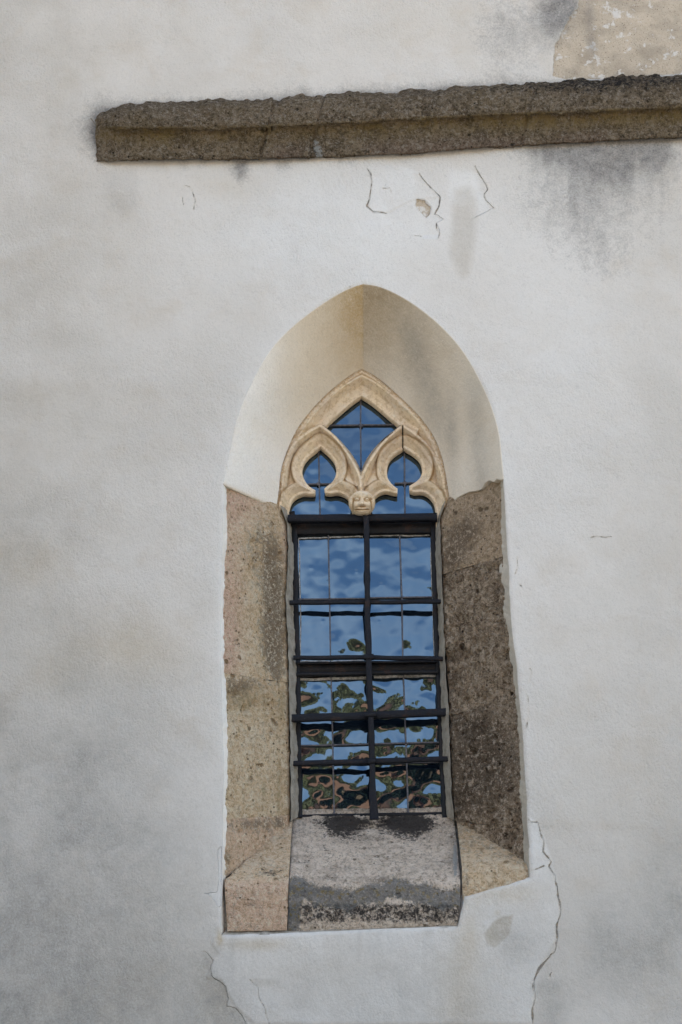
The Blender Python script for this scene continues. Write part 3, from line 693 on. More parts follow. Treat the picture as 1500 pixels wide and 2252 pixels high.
stone_patch('jamb_stone', cut(Ro, 1533, 1823), cut(Ri, 1573, 1807), .05, IND, M['jamb_dark'], 23, .009, dict(dark=S(lambda a, b: a*0+.22, G(1060, 1690, 70, 90, .7), G(1000, 1760, 40, 60, .5), G(1030, 1600, 60, 50, .45))), nv=120,
            pockets=((1036, 1652, 6, .02), (1062, 1676, 5, .02), (1030, 1695, 5, .015), (1085, 1622, 6, .012), (1120, 1720, 12, .012)), label='blackened lower right jamb stone')
stone_patch('jamb_stone', cut(Ro, 1823, 1906), cut(Ri, 1807, 1822), .05, IND, M['jamb_dark'], 24, .003, dict(dark=S(G(1120, 1860, 40, 40, .35))), nv=110, label='small brown right jamb stone above the sill block')

# plaster strips bordering the jambs and mortar against the frame
def strip(name, a, b, da, db, mat, parent, seed, amp=.003, wob=1.2, nv=9, attrs=None):
    n = int(np.linalg.norm(np.diff(a, axis=0), axis=1).sum()/2)+4
    a_ = wig(np.array(a, float), .4, seed, n); b_ = wig(np.array(b, float), wob, seed+1, n)
    Pp = loft(a_, b_, da, db, nv); Nn = gnormal(Pp); Pp = Pp+Nn*(amp*fbm(Pp, 25, 4, seed))[..., None]
    u, v = proj(Pp)
    return gridmesh(name, Pp, mat, parent, {k: f(u, v) for k, f in (attrs or {}).items()})
strip('plaster_return', np.array(wall_R)-[-1.5, 0], np.vstack([Ro[:1], Ro[1:-1]-[2, 0], [(1149, 1912)]]), .002, .085, M['reveal'], church, 60, wob=2.2, nv=14,
      attrs=dict(damp_shade=lambda a, b: .45+.25*sm(b, 1700, 1900)))
strip('plaster_return', np.array(wall_L)[::-1]-[1.5, 0], np.vstack([Lo+[3, 0], [(498, 2046)]]), .002, .055, M['reveal'], church, 62, wob=2.0, nv=12, attrs=dict(pale=lambda a, b: a*0+.8, warm=lambda a, b: .45*sm(b, 1850, 1980)*sm(b, 2060, 2000)))
FL = np.array([(640, 1128), (644, 1200), (646, 1320), (653, 1460), (652, 1600), (655, 1700), (658, 1795)], float)
FR = np.array([(962, 1135), (957, 1200), (962, 1320), (966, 1460), (970, 1600), (976, 1700), (981, 1795)], float)
strip('mortar_joint', cut(Li, 1110, 1806)-[3, 0], FL+[2, 0], IND-.012, .385, M['mortar'], win, 64, amp=.006, wob=1.8, nv=16)
strip('mortar_joint', cut(Ri, 1100, 1806)+[3, 0], FR-[2, 0], IND-.012, .385, M['mortar'], win, 66, amp=.005, wob=1.5, nv=16)

# sill ---------------------------------------------------------------------
def surf(name, corners, mat, parent, seed, amp=.005, attrs=None, nu=120, nv=120, edge=.0045, label=None, ragged=1.0):
    """rows of (left px, right px, depth) from top to bottom"""
    rows = np.array(corners, float)  # lx,ly,ldep, rx,ry,rdep
    n = nu; k = np.linspace(0, 1, n)
    # arc-length between rows
    Lw = np.array([W(r[0], r[1], r[2]) for r in rows]); Rw = np.array([W(r[3], r[4], r[5]) for r in rows])
    s = np.r_[0, np.cumsum(np.linalg.norm(np.diff(Lw+Rw, axis=0), axis=1))]; s /= s[-1]
    Lp = np.stack([np.interp(k, s, Lw[:, j]) for j in range(3)], 1); Rp = np.stack([np.interp(k, s, Rw[:, j]) for j in range(3)], 1)
    t = np.linspace(0, 1, nv)[None, :, None]
    Pp = Lp[:, None]*(1-t)+Rp[:, None]*t
    Nn = gnormal(Pp)
    for _ in range(3): Nn[1:-1] = (Nn[:-2]+Nn[1:-1]*2+Nn[2:])/4
    Nn /= np.linalg.norm(Nn, axis=-1, keepdims=True)
    kk = k[:, None]; t2 = t[..., 0]
    Lt = np.linalg.norm(Rp[n//2]-Lp[n//2]); Ls = np.linalg.norm(Lw[-1]-Lw[0])
    em = np.minimum(np.minimum(kk, 1-kk)*Ls, np.minimum(t2, 1-t2)*Lt)
    r = fbm(Pp, 28, 5, seed, .6); rd = fbm(Pp, 8, 3, seed+2); pit = np.clip(fbm(Pp, 80, 2, seed+9)-.3, 0, 1)
    h = amp*(r+.9*rd)-amp*2*pit-edge*np.exp(-em/.007)*(1+ragged*vn(Pp, 50, seed))
    Pq = Pp+Nn*h[..., None]
    u, v = proj(Pq)
    ob = gridmesh(name, Pq, mat, parent, {q: f(u, v) for q, f in (attrs or {}).items()})
    if label: ob['label'] = label
    return ob
GD = .405  # glass depth
surf('sill', [(645, 1780, GD-.005, 992, 1775, GD-.005), (645, 1792, GD-.012, 992, 1789, GD-.012), (643, 1815, .345, 1000, 1812, .345), (640, 1870, .19, 1006, 1866, .19), (636, 1938, .022, 1012, 1930, .022), (636, 1952, .004, 1012, 1944, .004), (634, 2000, 0.0, 1012, 1990, 0.0), (632, 2048, .012, 1006, 2036, .012)],
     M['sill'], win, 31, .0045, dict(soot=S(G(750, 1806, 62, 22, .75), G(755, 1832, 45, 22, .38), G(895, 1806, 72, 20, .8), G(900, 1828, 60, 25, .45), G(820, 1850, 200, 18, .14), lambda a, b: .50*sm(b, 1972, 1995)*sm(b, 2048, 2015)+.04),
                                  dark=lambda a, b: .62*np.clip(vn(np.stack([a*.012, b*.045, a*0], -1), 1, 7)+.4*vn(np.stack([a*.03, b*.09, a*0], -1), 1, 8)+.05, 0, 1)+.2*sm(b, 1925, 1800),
                                  lichen=S(lambda a, b: .95*np.exp(-((b-(1967+11*np.sin(a/37)+4*np.sin(a/11+1)))/26)**2), lambda a, b: .8*sm(a, 676, 645)*sm(b, 1900, 2000)), mortar=lambda a, b: .75*np.exp(-((a-1001)/7)**2)*np.exp(-((b-1890)/60)**2)+.4*np.exp(-((a-643)/8)**2)*(b > 1870)),
     nu=200, nv=240, edge=.003, label='broad sloping grey sill slab with black soot and lichen')
surf('sill_block', [(632, 1806, .33, 643, 1800, .33), (494, 1934, .022, 635, 1936, .022), (494, 1950, .004, 634, 1952, .004), (497, 2000, .002, 633, 2000, .002), (500, 2048, .004, 631, 2046, .004)],
     M['jamb_pale'], win, 32, .0045, dict(pink=lambda a, b: .55*sm(b, 1925, 1950)+.25, lichen=lambda a, b: .22*sm(b, 1945, 1925), soot=G(590, 1918, 40, 15, .52), dark=lambda a, b: .30*sm(b, 1940, 1960)+.22*sm(b, 1935, 1900)), nu=170, nv=110, label='pinkish left sill block with pitted front')
surf('sill_block', [(1004, 1800, .33, 1015, 1800, .33), (1016, 1908, .03, 1164, 1898, .03), (1016, 1922, .012, 1164, 1912, .012), (1018, 1990, .012, 1166, 1952, .012)],
     M['jamb_pale'], win, 33, .0045, dict(dark=S(lambda a, b: .45*sm(b, 1905, 1860), G(1150, 1890, 30, 20, .4), G(1025, 1950, 10, 40, .5)), pink=lambda a, b: a*0+.15), nu=130, nv=130, label='right sill block with crumbling yellow front edge')
# mortar bedding below the sill and lower reveal lining
strip('sill_bedding', np.array([(486, 2058), (600, 2056), (740, 2051), (900, 2044), (1011, 2040)], float), np.array([(498, 2044), (600, 2044), (740, 2040), (900, 2034), (1004, 2032)], float), .0, .03, M['mortar'], win, 70, amp=.003, wob=2.0, nv=8)
strip('plaster_return', np.array([(1011, 2041), (1020, 1996), (1026, 1975), (1072, 1961), (1122, 1948), (1167, 1933)], float), np.array([(1003, 2030), (1010, 1990), (1015, 1966), (1068, 1952), (1118, 1938), (1158, 1922)], float), .0, .045, M['plaster'], church, 72, amp=.003, wob=2.4, nv=10, attrs=dict(pale=lambda a, b: a*0+1))
strip('mortar_joint', np.array([(1003, 1805), (1009, 1900), (1012, 1950), (1010, 2030)], float), np.array([(1013, 1805), (1018, 1900), (1020, 1960), (1015, 2030)], float), np.array([.36]), np.array([.36]), M['mortar'], win, 74, nv=6) if False else None
# dark packing behind the slab joints
boxes('core_masonry', [], M['mortar'], win) if False else None
cA = W(np.array([480., 1175.]), np.array([2070., 1780.]), np.array([.12, .12]))
SZ0, SZ1 = cA[0][2], W(800., 1860., .2)[2]
bk = []
for k in range(12):
    y_a = .035+k*.03
    zt = W(1012., 1938-1938*0+0., .0)[2]
    z_line = W(800., 1946., .0)[2]+ (W(800., 1795., GD)[2]-W(800., 1946., .0)[2])*(y_a/GD)-.02
    bk.append((cA[0][0]-.02, cA[1][0]+.02, y_a, y_a+.031, W(800., 2060., .0)[2]-.03, z_line))
boxes('core_masonry', bk, M['mortar'], win)

# ------------------------------------------------------------------ tracery
def Zp(l): return np.array([(560+a/3.0, 780+b/3.0) for a, b in l], float)
TD = .302
vesica = [Zp([(705, 240), (640, 283), (560, 352), (500, 405), (462, 446)]), Zp([(462, 446), (520, 497), (572, 545), (622, 602), (662, 658), (690, 708), (703, 740)]),
          Zp([(703, 740), (722, 690), (762, 622), (820, 552), (885, 495), (962, 443)]), Zp([(962, 443), (900, 390), (820, 320), (760, 272), (705, 240)])]
lights = [Zp([(222, 1115), (221, 1040), (226, 980), (243, 930), (280, 900), (320, 886), (362, 890), (396, 888)]), Zp([(396, 888), (400, 866)]), Zp([(400, 866), (360, 845), (328, 805), (312, 760), (310, 720), (325, 675), (358, 635), (400, 603), (432, 576)]),
          Zp([(432, 576), (475, 612), (512, 650), (534, 690), (540, 735), (532, 780), (508, 818), (475, 840), (458, 856)]), Zp([(458, 856), (466, 882)]), Zp([(466, 882), (500, 888), (540, 878), (585, 890), (612, 908), (632, 940), (640, 985), (650, 1030), (670, 1062), (700, 1072)]),
          Zp([(700, 1072), (735, 1062), (757, 1030), (770, 985), (780, 930), (800, 900), (832, 878), (872, 870), (912, 882), (944, 886)]), Zp([(944, 886), (945, 855)]), Zp([(945, 855), (920, 840), (895, 812), (877, 785), (874, 740), (877, 700), (890, 662), (915, 632), (950, 608), (986, 584)]),
          Zp([(986, 584), (1035, 612), (1075, 642), (1098, 672), (1109, 710), (1108, 752), (1092, 790), (1060, 816), (1022, 838)]), Zp([(1022, 838), (1026, 868)]), Zp([(1026, 868), (1060, 882), (1100, 874), (1142, 888), (1175, 920), (1192, 955), (1198, 1000), (1200, 1045), (1200, 1115)])]
def join(parts): return np.vstack([chaikin(p, 3)[:-1] for p in parts]+[parts[-1][-1:]])
ves_p = join(vesica)[:-1]; lig_p = join(lights)
def w2(pl, d=TD): q = to_w(np.asarray(pl, float), d); return q[:, [0, 2]]
ves_w = w2(ves_p); lig_w = w2(lig_p)
out_px = np.vstack([[(600, 1152)], np.array(arch_in_L)-[5, 0], [(790, 803)], np.array(arch_in_R)+[5, 0], [(1000, 1152)]])
out_w = w2(out_px)
xs_ = np.arange(out_w[:, 0].min(), out_w[:, 0].max(), .0019); zs_ = np.arange(out_w[:, 1].min(), out_w[:, 1].max(), .0019)
# (snap the outer edge too)
X, Z, Q, on = cutgrid(xs_, zs_, [ves_w, lig_w], out_w)
m_ = PX*1.0
dv, _, _ = seg_dist(X, Z, ves_w, True); dl, _, _ = seg_dist(X, Z, lig_w, True)
rim = w2(np.vstack([chaikin(Zp([(178, 960), (182, 860), (200, 740), (237, 640), (292, 530), (372, 415), (462, 315), (562, 225), (640, 175), (705, 140)]), 2), chaikin(Zp([(705, 140), (780, 175), (860, 235), (960, 320), (1060, 415), (1130, 510), (1180, 600), (1215, 700), (1237, 800), (1256, 900), (1266, 960)]), 2)]))
subL = w2(np.vstack([chaikin(Zp([(176, 840), (190, 730), (240, 615), (300, 552), (370, 505), (432, 472)]), 2), chaikin(Zp([(432, 472), (482, 505), (532, 552), (582, 612), (632, 685), (670, 752), (700, 830)]), 2), Zp([(700, 830), (700, 925)])]))
subR = w2(np.vstack([chaikin(Zp([(700, 830), (738, 745), (790, 660), (850, 582), (912, 522), (976, 472)]), 2), chaikin(Zp([(976, 472), (1042, 515), (1102, 565), (1152, 622), (1197, 692), (1228, 765), (1248, 850)]), 2)]))
dr, _, _ = seg_dist(X, Z, rim); ds1, _, _ = seg_dist(X, Z, subL); ds2, _, _ = seg_dist(X, Z, subR); ds = np.minimum(ds1, ds2)
pr = lambda d, w_, lo, hi, p=1.0: lo+(hi-lo)*np.clip(d/w_, 0, 1)**p
# chamfer around the lights: deep at the opening, rising to a crisp arris
cwid = 25*m_
c_l = np.where(dl < cwid, .372-.058*np.sin(np.clip(dl/cwid, 0, 1)*np.pi/2)**1.1, .330+.012*np.clip((dl-cwid)/(6*m_), 0, 1))
c_v = np.where(dv < 50*m_, .366-.046*np.clip(dv/(46*m_), 0, 1)**.9, .326)
in_top = np.minimum(c_v, 9)
# which opening rules: use the deeper-lying one only inside its own band
band = np.where(dl < cwid, c_l, np.where(dv < 46*m_, np.maximum(c_v, .0), c_l))
rib = .294+.066*np.clip((ds-2.8*m_)/(12*m_), 0, 1)**.8
rimh = .298+.056*np.clip((dr-2.0*m_)/(15*m_), 0, 1)**.8
dep = np.minimum(band, np.minimum(rib, rimh))
# outside the rim: rough bedding towards the reveal
do, _, _ = seg_dist(X, Z, w2(np.vstack([arch_in_L, arch_in_R])))
Pt = np.stack([X, X*0, Z], 1)
rough = np.exp(-do/(6*m_))
dep = np.minimum(dep, .3035+.05*np.clip((do-8.5*m_)/(6*m_), 0, 1))
dep = dep + .004*np.clip(fbm(Pt, 30, 3, 71)-.22, 0, 1)*4*np.exp(-np.minimum(ds, dr)/(6*m_))
dep = dep + rough*.006*fbm(Pt, 80, 3, 77) + .0009*fbm(Pt, 60, 4, 5)
# chip out of the right sub-arch and joint crack at its apex
tx, ty = proj(np.stack([X, np.full_like(X, TD), Z], 1))
cj = np.exp(-(np.abs(tx-886-(ty-955)*.02)/1.5)**2)*(ty > 928)*(ty < 976)
dep += .012*cj
on_ = on
Y = dep
V0 = np.stack([X, Y, Z], 1)
# soffits: extrude opening edges backwards
e = np.concatenate([Q[:, [0, 1]], Q[:, [1, 2]], Q[:, [2, 3]], Q[:, [3, 0]]]); key = np.sort(e, 1)
u_, inv, cnt = np.unique(key, axis=0, return_inverse=True, return_counts=True)
be = e[cnt[inv.ravel()] == 1]; be = be[(on[be[:, 0]] >= 0) & (on[be[:, 1]] >= 0) & (on[be[:, 0]] < 2) & (on[be[:, 1]] < 2)]
vb = np.unique(be); mp = np.full(len(V0), -1); 
Vs = []; Fs = []
base = len(V0)
V1 = V0[vb].copy(); V1[:, 1] = .398
mp[vb] = np.arange(len(vb))+base
Fsoff = np.stack([be[:, 0], be[:, 1], mp[be[:, 1]], mp[be[:, 0]]], 1)
VV = np.vstack([V0, V1])
qq = Q
nz = np.cross(V0[qq[5][1]]-V0[qq[5][0]], V0[qq[5][2]]-V0[qq[5][0]])
if nz[1] > 0: qq = qq[:, ::-1]; Fsoff = Fsoff
else: Fsoff = Fsoff[:, ::-1]
weather = np.exp(-((dv-3*m_)/(6*m_))**2)*(ty > 925)*.8*((tx < 790)*.7+(tx > 790)*.9)+.15
tsoot = np.exp(-((tx-848)/26)**2-((ty-957)/14)**2)*1.0*(dv < 13*m_)
tsoot += 1.6*cj
tsoot += .5*np.exp(-((tx-790)/6)**2-((ty-1006)/14)**2)
crease = np.exp(-(np.abs(dl-cwid)/(2.6*m_))**2)*1.1+np.exp(-((ds-14*m_)/(3*m_))**2)*.5
pad = lambda a: np.r_[a, a[vb]]
tr = build('tracery', VV, [qq, Fsoff], M['tracery'], win, dict(rough=pad(np.clip(rough+.55*np.exp(-dr/(4*m_))*0+.15*np.exp(-do/(15*m_)), 0, 1)), weather=pad(weather), soot=pad(tsoot), crease=pad(np.clip(crease, 0, 1))))
try:
    for p in tr.data.polygons: pass
    ang = None
except Exception: pass

# carved head at the meeting of the two lights
hc = W(796., 1107., .305); nU, nV = 110, 110
th = np.linspace(-math.pi*.98, math.pi*.98, nU)[:, None]; ph = np.linspace(-math.pi/2*.995, math.pi/2*.995, nV)[None, :]
dirx = np.sin(th)*np.cos(ph); diry = -np.cos(th)*np.cos(ph); dirz = np.sin(ph)+0*th
rx, ry, rz = .062, .064, .060
u = dirx*1.0; v = dirz  # face coordinates -1..1
fr = np.clip(diry*-1, 0, 1)**.5*(diry < 0)
def gb(cx, cy, sx, sy, a): return a*np.exp(-((u-cx)/sx)**2-((v-cy)/sy)**2)*fr
hgt = 0
hgt = hgt+gb(0, .56, .75, .12, .08)+gb(-.38, .58, .26, .07, .10)+gb(.38, .55, .26, .07, .10)      # brow
hgt = hgt+gb(-.38, .30, .23, .17, -.20)+gb(.38, .26, .23, .17, -.20)                                # sockets
hgt = hgt+gb(-.38, .30, .125, .095, .36)+gb(.38, .26, .125, .095, .36)                                # eyeballs
hgt = hgt+gb(0, .12, .11, .26, .16)+gb(0, -.06, .17, .12, .27)+gb(-.15, -.10, .07, .06, .10)+gb(.15, -.10, .07, .06, .10)
hgt = hgt+gb(-.42, -.18, .20, .24, .14)+gb(.42, -.18, .20, .24, .14)                                # cheeks
hgt = hgt+gb(0, -.30, .36, .06, -.10)+gb(0, -.42, .26, .055, .13)+gb(0, -.52, .28, .045, -.15)+gb(0, -.62, .22, .07, .12)
hgt = hgt+gb(-.40, -.52, .16, .05, -.14)+gb(.40, -.52, .16, .05, -.14)+gb(0, -.82, .35, .10, .06)
hgt = hgt+gb(-.70, -.05, .06, .45, -.16)+gb(.70, -.05, .06, .45, -.16)                              # jowl folds
hgt = hgt+gb(-.86, .15, .11, .25, .13)+gb(.86, .15, .12, .28, .15)+gb(.80, .30, .05, .08, -.18)      # ears
rad = 1+hgt*.95
Hp = np.stack([hc[0]+dirx*rx*rad, hc[1]+diry*ry*rad, hc[2]+dirz*rz*rad], -1)
_a = R(20); _y = Hp[..., 1]-hc[1]; _z = Hp[..., 2]-hc[2]
Hp = np.stack([Hp[..., 0], hc[1]+_y*math.cos(_a)-_z*math.sin(_a), hc[2]+_z*math.cos(_a)+_y*math.sin(_a)], -1)
Hp = Hp+0.0012*np.stack([fbm(Hp, 120, 3, 3), fbm(Hp, 120, 3, 4), fbm(Hp, 120, 3, 5)], -1)
cr_ = np.clip(-hgt*9, 0, 1)
hd = gridmesh('carved_head', Hp, M['tracery'], tr, dict(crease=np.clip(cr_*2.4, 0, 1.3), weather=.12+0*cr_))
hd['label'] = 'small carved stone face with bulging eyes and pouting mouth'
# iron pin / neck of stone above the head
# ------------------------------------------------------------------ bars
def bar(name, pts, hw, d0, d1, mat, parent, seed=0, wob=.0012, cap=True, hws=None, step=.012, bev=.22):
    """sweep a chamfered rectangle; pts photo px, hw half width in px, d0/d1 front/back depth"""
    pts = np.array(pts, float); dm = (d0+d1)/2
    Wp = W(pts[:, 0], pts[:, 1], np.full(len(pts), dm))
    L = np.linalg.norm(np.diff(Wp, axis=0), axis=1).sum(); n = max(3, int(L/step))
    s0 = np.r_[0, np.cumsum(np.linalg.norm(np.diff(Wp, axis=0), axis=1))]
    C = resample(Wp, n); T = np.gradient(C, axis=0); T /= np.linalg.norm(T, axis=1, keepdims=True)
    Yv = np.array([0, 1., 0]); Nn = np.cross(T, Yv); Nn /= np.linalg.norm(Nn, axis=1, keepdims=True)
    h = hw*PX if hws is None else np.interp(np.linspace(0, 1, n), np.linspace(0, 1, len(hws)), hws)*PX
    h = np.broadcast_to(h, n)*(1+.07*vn(C, 22, seed+1))
    C = C+Nn*(wob*vn(C, 9, seed))[:, None]
    dy = (d1-d0)/2*np.ones(n); b = np.minimum(h, dy)*bev
    prof = [(-1, -1, 1, 0), (-1, -1, 0, 1), (-1, 1, 0, -1), (-1, 1, 1, 0), (1, 1, -1, 0), (1, 1, 0, -1), (1, -1, 0, 1), (1, -1, -1, 0)]
    ring = []
    for (a, c, ba, bc) in prof:
        ring.append(C+Nn*(a*h+ba*b)[:, None]+Yv*(c*dy+bc*b)[:, None])
    V = np.stack(ring, 1)
    f = []
    idx = np.arange(n*8).reshape(n, 8)
    for j in range(8):
        k = (j+1) % 8
        f.append(np.stack([idx[:-1, j], idx[1:, j], idx[1:, k], idx[:-1, k]], 1))
    f = np.vstack(f); caps = [idx[0][None, ::-1], idx[-1][None]]
    o = build(name, V.reshape(-1, 3), [f]+caps, mat, parent, smooth=False)
    return o
# frame of the window (painted iron), behind the grille
fr_top = bar('window_frame', [(640, 1164), (958, 1161)], 16, .372, .41, M['frame'], win, 1)
bar('window_frame', [(642, 1128), (648, 1160), (650, 1320), (654, 1460), (656, 1700), (659, 1800)], 6.5, .368, .41, M['frame'], win, 2)
bar('window_frame', [(962, 1132), (953, 1160), (957, 1320), (963, 1460), (971, 1620), (979, 1800)], 6.5, .368, .41, M['frame'], win, 3)
bar('window_frame', [(652, 1472), (962, 1467)], 13, .375, .41, M['frame'], win, 4)
bar('window_frame', [(652, 1484), (963, 1478)], 4, .355, .376, M['frame'], win, 5)
bar('window_frame', [(650, 1459), (962, 1455)], 2.5, .362, .376, M['frame'], win, 6)
bar('window_frame', [(806, 1160), (809, 1450), (815, 1600), (821, 1800)], 5.5, .378, .41, M['frame'], win, 7)
bar('window_frame', [(655, 1797), (985, 1791)], 4, .385, .42, M['frame'], win, 8)
# lead cames
def came(pts, hw=2.0): return bar('lead_came', pts, hw, GD-.014, GD+.004, M['lead'], win, int(pts[0][0]), wob=.0008, step=.02)
for pts in ([(722, 1176), (725, 1320), (727, 1462)], [(728, 1488), (732, 1640), (735, 1796)], [(879, 1176), (884, 1320), (886, 1460)], [(887, 1484), (893, 1640), (898, 1794)],
            [(655, 1319), (806, 1317)], [(812, 1316), (958, 1314)], [(655, 1641), (815, 1637)], [(820, 1637), (972, 1633)], [(655, 1575), (972, 1568)], [(655, 1683), (975, 1676)],
            [(794, 862), (793, 940), (794, 1030)], [(700, 965), (702, 1065), (704, 1135)], [(889, 968), (890, 1065), (891, 1135)],
            [(715, 937), (880, 935)], [(675, 1066), (735, 1065)], [(868, 1064), (915, 1063)]):
    came(pts, 1.7)
for cx, cy in ((794, 936), (701, 1065), (890, 1063)):
    q = bar('solder_joint', [(cx-4, cy), (cx+4, cy)], 4.0, GD-.016, GD-.008, M['lead'], win, 9, step=.004, bev=.45)
# putty beads
for i, pts in enumerate(([(657, 1186), (660, 1320), (661, 1452)], [(948, 1180), (951, 1320), (955, 1448)], [(656, 1184), (722, 1183)], [(722, 1183), (798, 1180)], [(814, 1179), (945, 1177)],
                         [(659, 1456), (800, 1454)], [(660, 1494), (806, 1491)], [(822, 1489), (960, 1486)])):
    thick = i >= 6
    p_ = wig(np.array(pts, float), 1.0, 90+i, 40)
    bar('putty_bead', p_, 3.0 if thick else 1.3, GD-.012, GD, M['putty'], win, 90+i, wob=.0025, step=.006)

# glass --------------------------------------------------------------------
def pane(c, seed):
    """c: four photo px corners (tl,tr,br,bl)"""
    Wc = W(np.array([p[0] for p in c], float), np.array([p[1] for p in c], float), np.full(4, GD))
    lw = max(np.linalg.norm(Wc[1]-Wc[0]), .01); lh = np.linalg.norm(Wc[3]-Wc[0])
    nu_ = max(4, int(lh/.0026)); nv_ = max(4, int(lw/.0026))
    s = np.linspace(0, 1, nu_)[:, None, None]; t = np.linspace(0, 1, nv_)[None, :, None]
    Pp = (Wc[0]*(1-t)+Wc[1]*t)*(1-s)+(Wc[3]*(1-t)+Wc[2]*t)*s
    q = Pp+np.array([seed*3.1, 0, seed*1.7])
    def rot(p, a, off): ca, sa = math.cos(a), math.sin(a); return np.stack([p[..., 0]*ca-p[..., 2]*sa+off, p[..., 1]+off*.7, p[..., 0]*sa+p[..., 2]*ca-off], -1)
    hh = GA*(1.3 if c[0][1] > 1460 else .74)*(vn(rot(q, .6, 1.3), 8.2, seed)*1.1+vn(rot(q, 1.9, 4.1), 9.6, seed+21)*.9+vn(rot(q, .25, 7.7), 16, seed+3)*.45+vn(rot(q, 1.2, 2.9), 19, seed+33)*.36+vn(rot(q, 2.2, .4), 34, seed+7)*.08)
    rr = np.random.RandomState(seed); n = 1
    for _ in range(n):   # seeds: small dimples
        cx = Pp[rr.randint(nu_), rr.randint(nv_)]; hh = hh-.00035*np.exp(-((Pp[..., 0]-cx[0])**2+(Pp[..., 2]-cx[2])**2)/.009**2)
    tx_, tz_ = rr.uniform(-.006, .006, 2)
    Pp[..., 1] += hh+tx_*(Pp[..., 0]-Wc[0][0])+tz_*(Pp[..., 2]-Wc[0][2])
    return gridmesh('glass_pane', Pp, M['glass'], win)
GA = .0021
sd_ = 1
cx_t = [608, 701, 794, 890, 1000]; rows = [850, 936, 1065, 1160]
for r_ in range(3):
    for k in range(4):
        if r_ == 0 and k in (0, 3): continue
        sd_ += 1; pane([(cx_t[k], rows[r_]), (cx_t[k+1], rows[r_]), (cx_t[k+1], rows[r_+1]), (cx_t[k], rows[r_+1])], sd_)
def colx(k, y): return [[650, 722, 806, 880, 965], [658, 735, 821, 898, 986]][0][k]+([[650, 722, 806, 880, 965], [658, 735, 821, 898, 986]][1][k]-[650, 722, 806, 880, 965][k])*(y-1176)/(1796-1176)
for (ya, yb) in ((1162, 1318), (1318, 1470), (1470, 1572), (1572, 1638), (1638, 1680), (1680, 1802)):
    for k in range(4):
        sd_ += 1; pane([(colx(k, ya), ya), (colx(k+1, ya), ya), (colx(k+1, yb), yb), (colx(k, yb), yb)], sd_)

# ------------------------------------------------------------------ wrought-iron grille
gb_ = W(822., 1800., .32)
gr = empty('iron_grille', gb_, 'black wrought iron window grille with one upright and five crossbars', 'grille')
bar('crossbar', [(633, 1142), (800, 1141), (961, 1138)], 9, .318, .352, M['iron'], gr, 11)
bar('crossbar', [(637, 1325), (800, 1325), (971, 1323)], 4.4, .312, .330, M['iron'], gr, 12, wob=.002)
bar('crossbar', [(645, 1447), (810, 1446), (974, 1449)], 4.4, .312, .330, M['iron'], gr, 13, wob=.002)
bar('crossbar', [(640, 1581), (815, 1574), (981, 1566)], 8.2, .312, .336, M['iron'], gr, 14, wob=.002)
bar('crossbar', [(641, 1679), (815, 1674), (990, 1669)], 5.4, .312, .332, M['iron'], gr, 15, wob=.002)
up = bar('upright', [(805, 1135), (806, 1200), (808, 1330), (811, 1450), (815, 1572), (818, 1680), (822, 1802)], 7, .292, .313, M['iron'], gr, 16, wob=.003,
    hws=[6.5, 6.5, 6.3, 6.0, 6.5, 6.3, 6.2, 6.5, 6.2, 6.8, 10])
for (cx, cy, w_, h_) in ((811, 1446, 11, 6), (815, 1573, 14, 5), (818, 1675, 9, 6)):
    bar('collar', [(cx-w_, cy), (cx+w_, cy-1)], h_, .286, .316, M['iron'], gr, cx, step=.006, bev=.35)

# ------------------------------------------------------------------ string course
lb = W(900., 345., 0.0)
lx = np.arange(212, 1960, 1.9)
fold = np.array([(225, 281), (450, 282), (679, 274), (895, 262), (1100, 252), (1300, 244), (1500, 236), (1960, 212)], float)
prot = .105
def lc(pl, x): return np.interp(x, pl[:, 0], pl[:, 1])
yt = lc(ledge_top[1:], lx)+2; yf = lc(fold, lx); yb_ = lc(ledge_bot, lx)
rs = np.random.RandomState(4)
jag = 3.2*vn(np.stack([lx*.03, lx*0, lx*0], -1), 1, 5)+2.4*vn(np.stack([lx*.09, lx*0, lx*0], -1), 1, 6)
yt = yt+jag-6*np.exp(-((lx-650)/18)**2)+7*np.exp(-((lx-612)/8)**2)+6*np.exp(-((lx-1148)/9)**2)+5*np.exp(-((lx-1310)/12)**2)
endf = sm(lx, 210, 262)       # bullnose at the left end
te = np.clip((lx-213)/50, 0, 1); yt = yt+(yf-14-yt)*(1-np.sqrt(1-(1-te)**2)); 
ebl = sm(lx, 212, 232)
prof = [(0.02, 'T', -26), (0.0, 'T', -24), (-.05, 'T', -8), (-.09, 'T', 0), (-.104, 'T', 6), (-.110, 'M', .4), (-.110, 'M', .75), (-.100, 'F', 0), (-.082, 'F', 4), (-.064, 'C', .18), (-.050, 'C', .38), (-.040, 'C', .62), (-.034, 'C', .88), (-.028, 'C', 1.0), (0.02, 'C', 1.02)]
rowsP = []
for (dp, kd, a) in prof:
    # depth fades in at the rounded left end
    dd = dp*np.clip(np.sqrt(np.clip((lx-211)/45, 0, 1)), .12, 1) if dp < 0 else np.full(len(lx), dp)
    y = {'T': yt+a, 'M': yt+(yf-yt)*a, 'F': yf+a, 'C': yf+(yb_-yf)*a}[kd]
    if kd == 'T' and a < 0: # lie behind: keep world height relation
        y = yt+a*.4
    rowsP.append(W(lx, y, dd))
rowsP = np.array(rowsP)      # k, n, 3
s_ = np.r_[0, np.cumsum(np.linalg.norm(np.diff(rowsP[:, 300], axis=0), axis=1))]
tq = np.linspace(0, s_[-1], 130)
Pl = np.stack([np.stack([np.interp(tq, s_, rowsP[:, i, j]) for j in range(3)], 1) for i in range(len(lx))], 1)
for _ in range(2): Pl[1:-1] = (Pl[:-2]+2*Pl[1:-1]+Pl[2:])/4
Nn = gnormal(Pl)
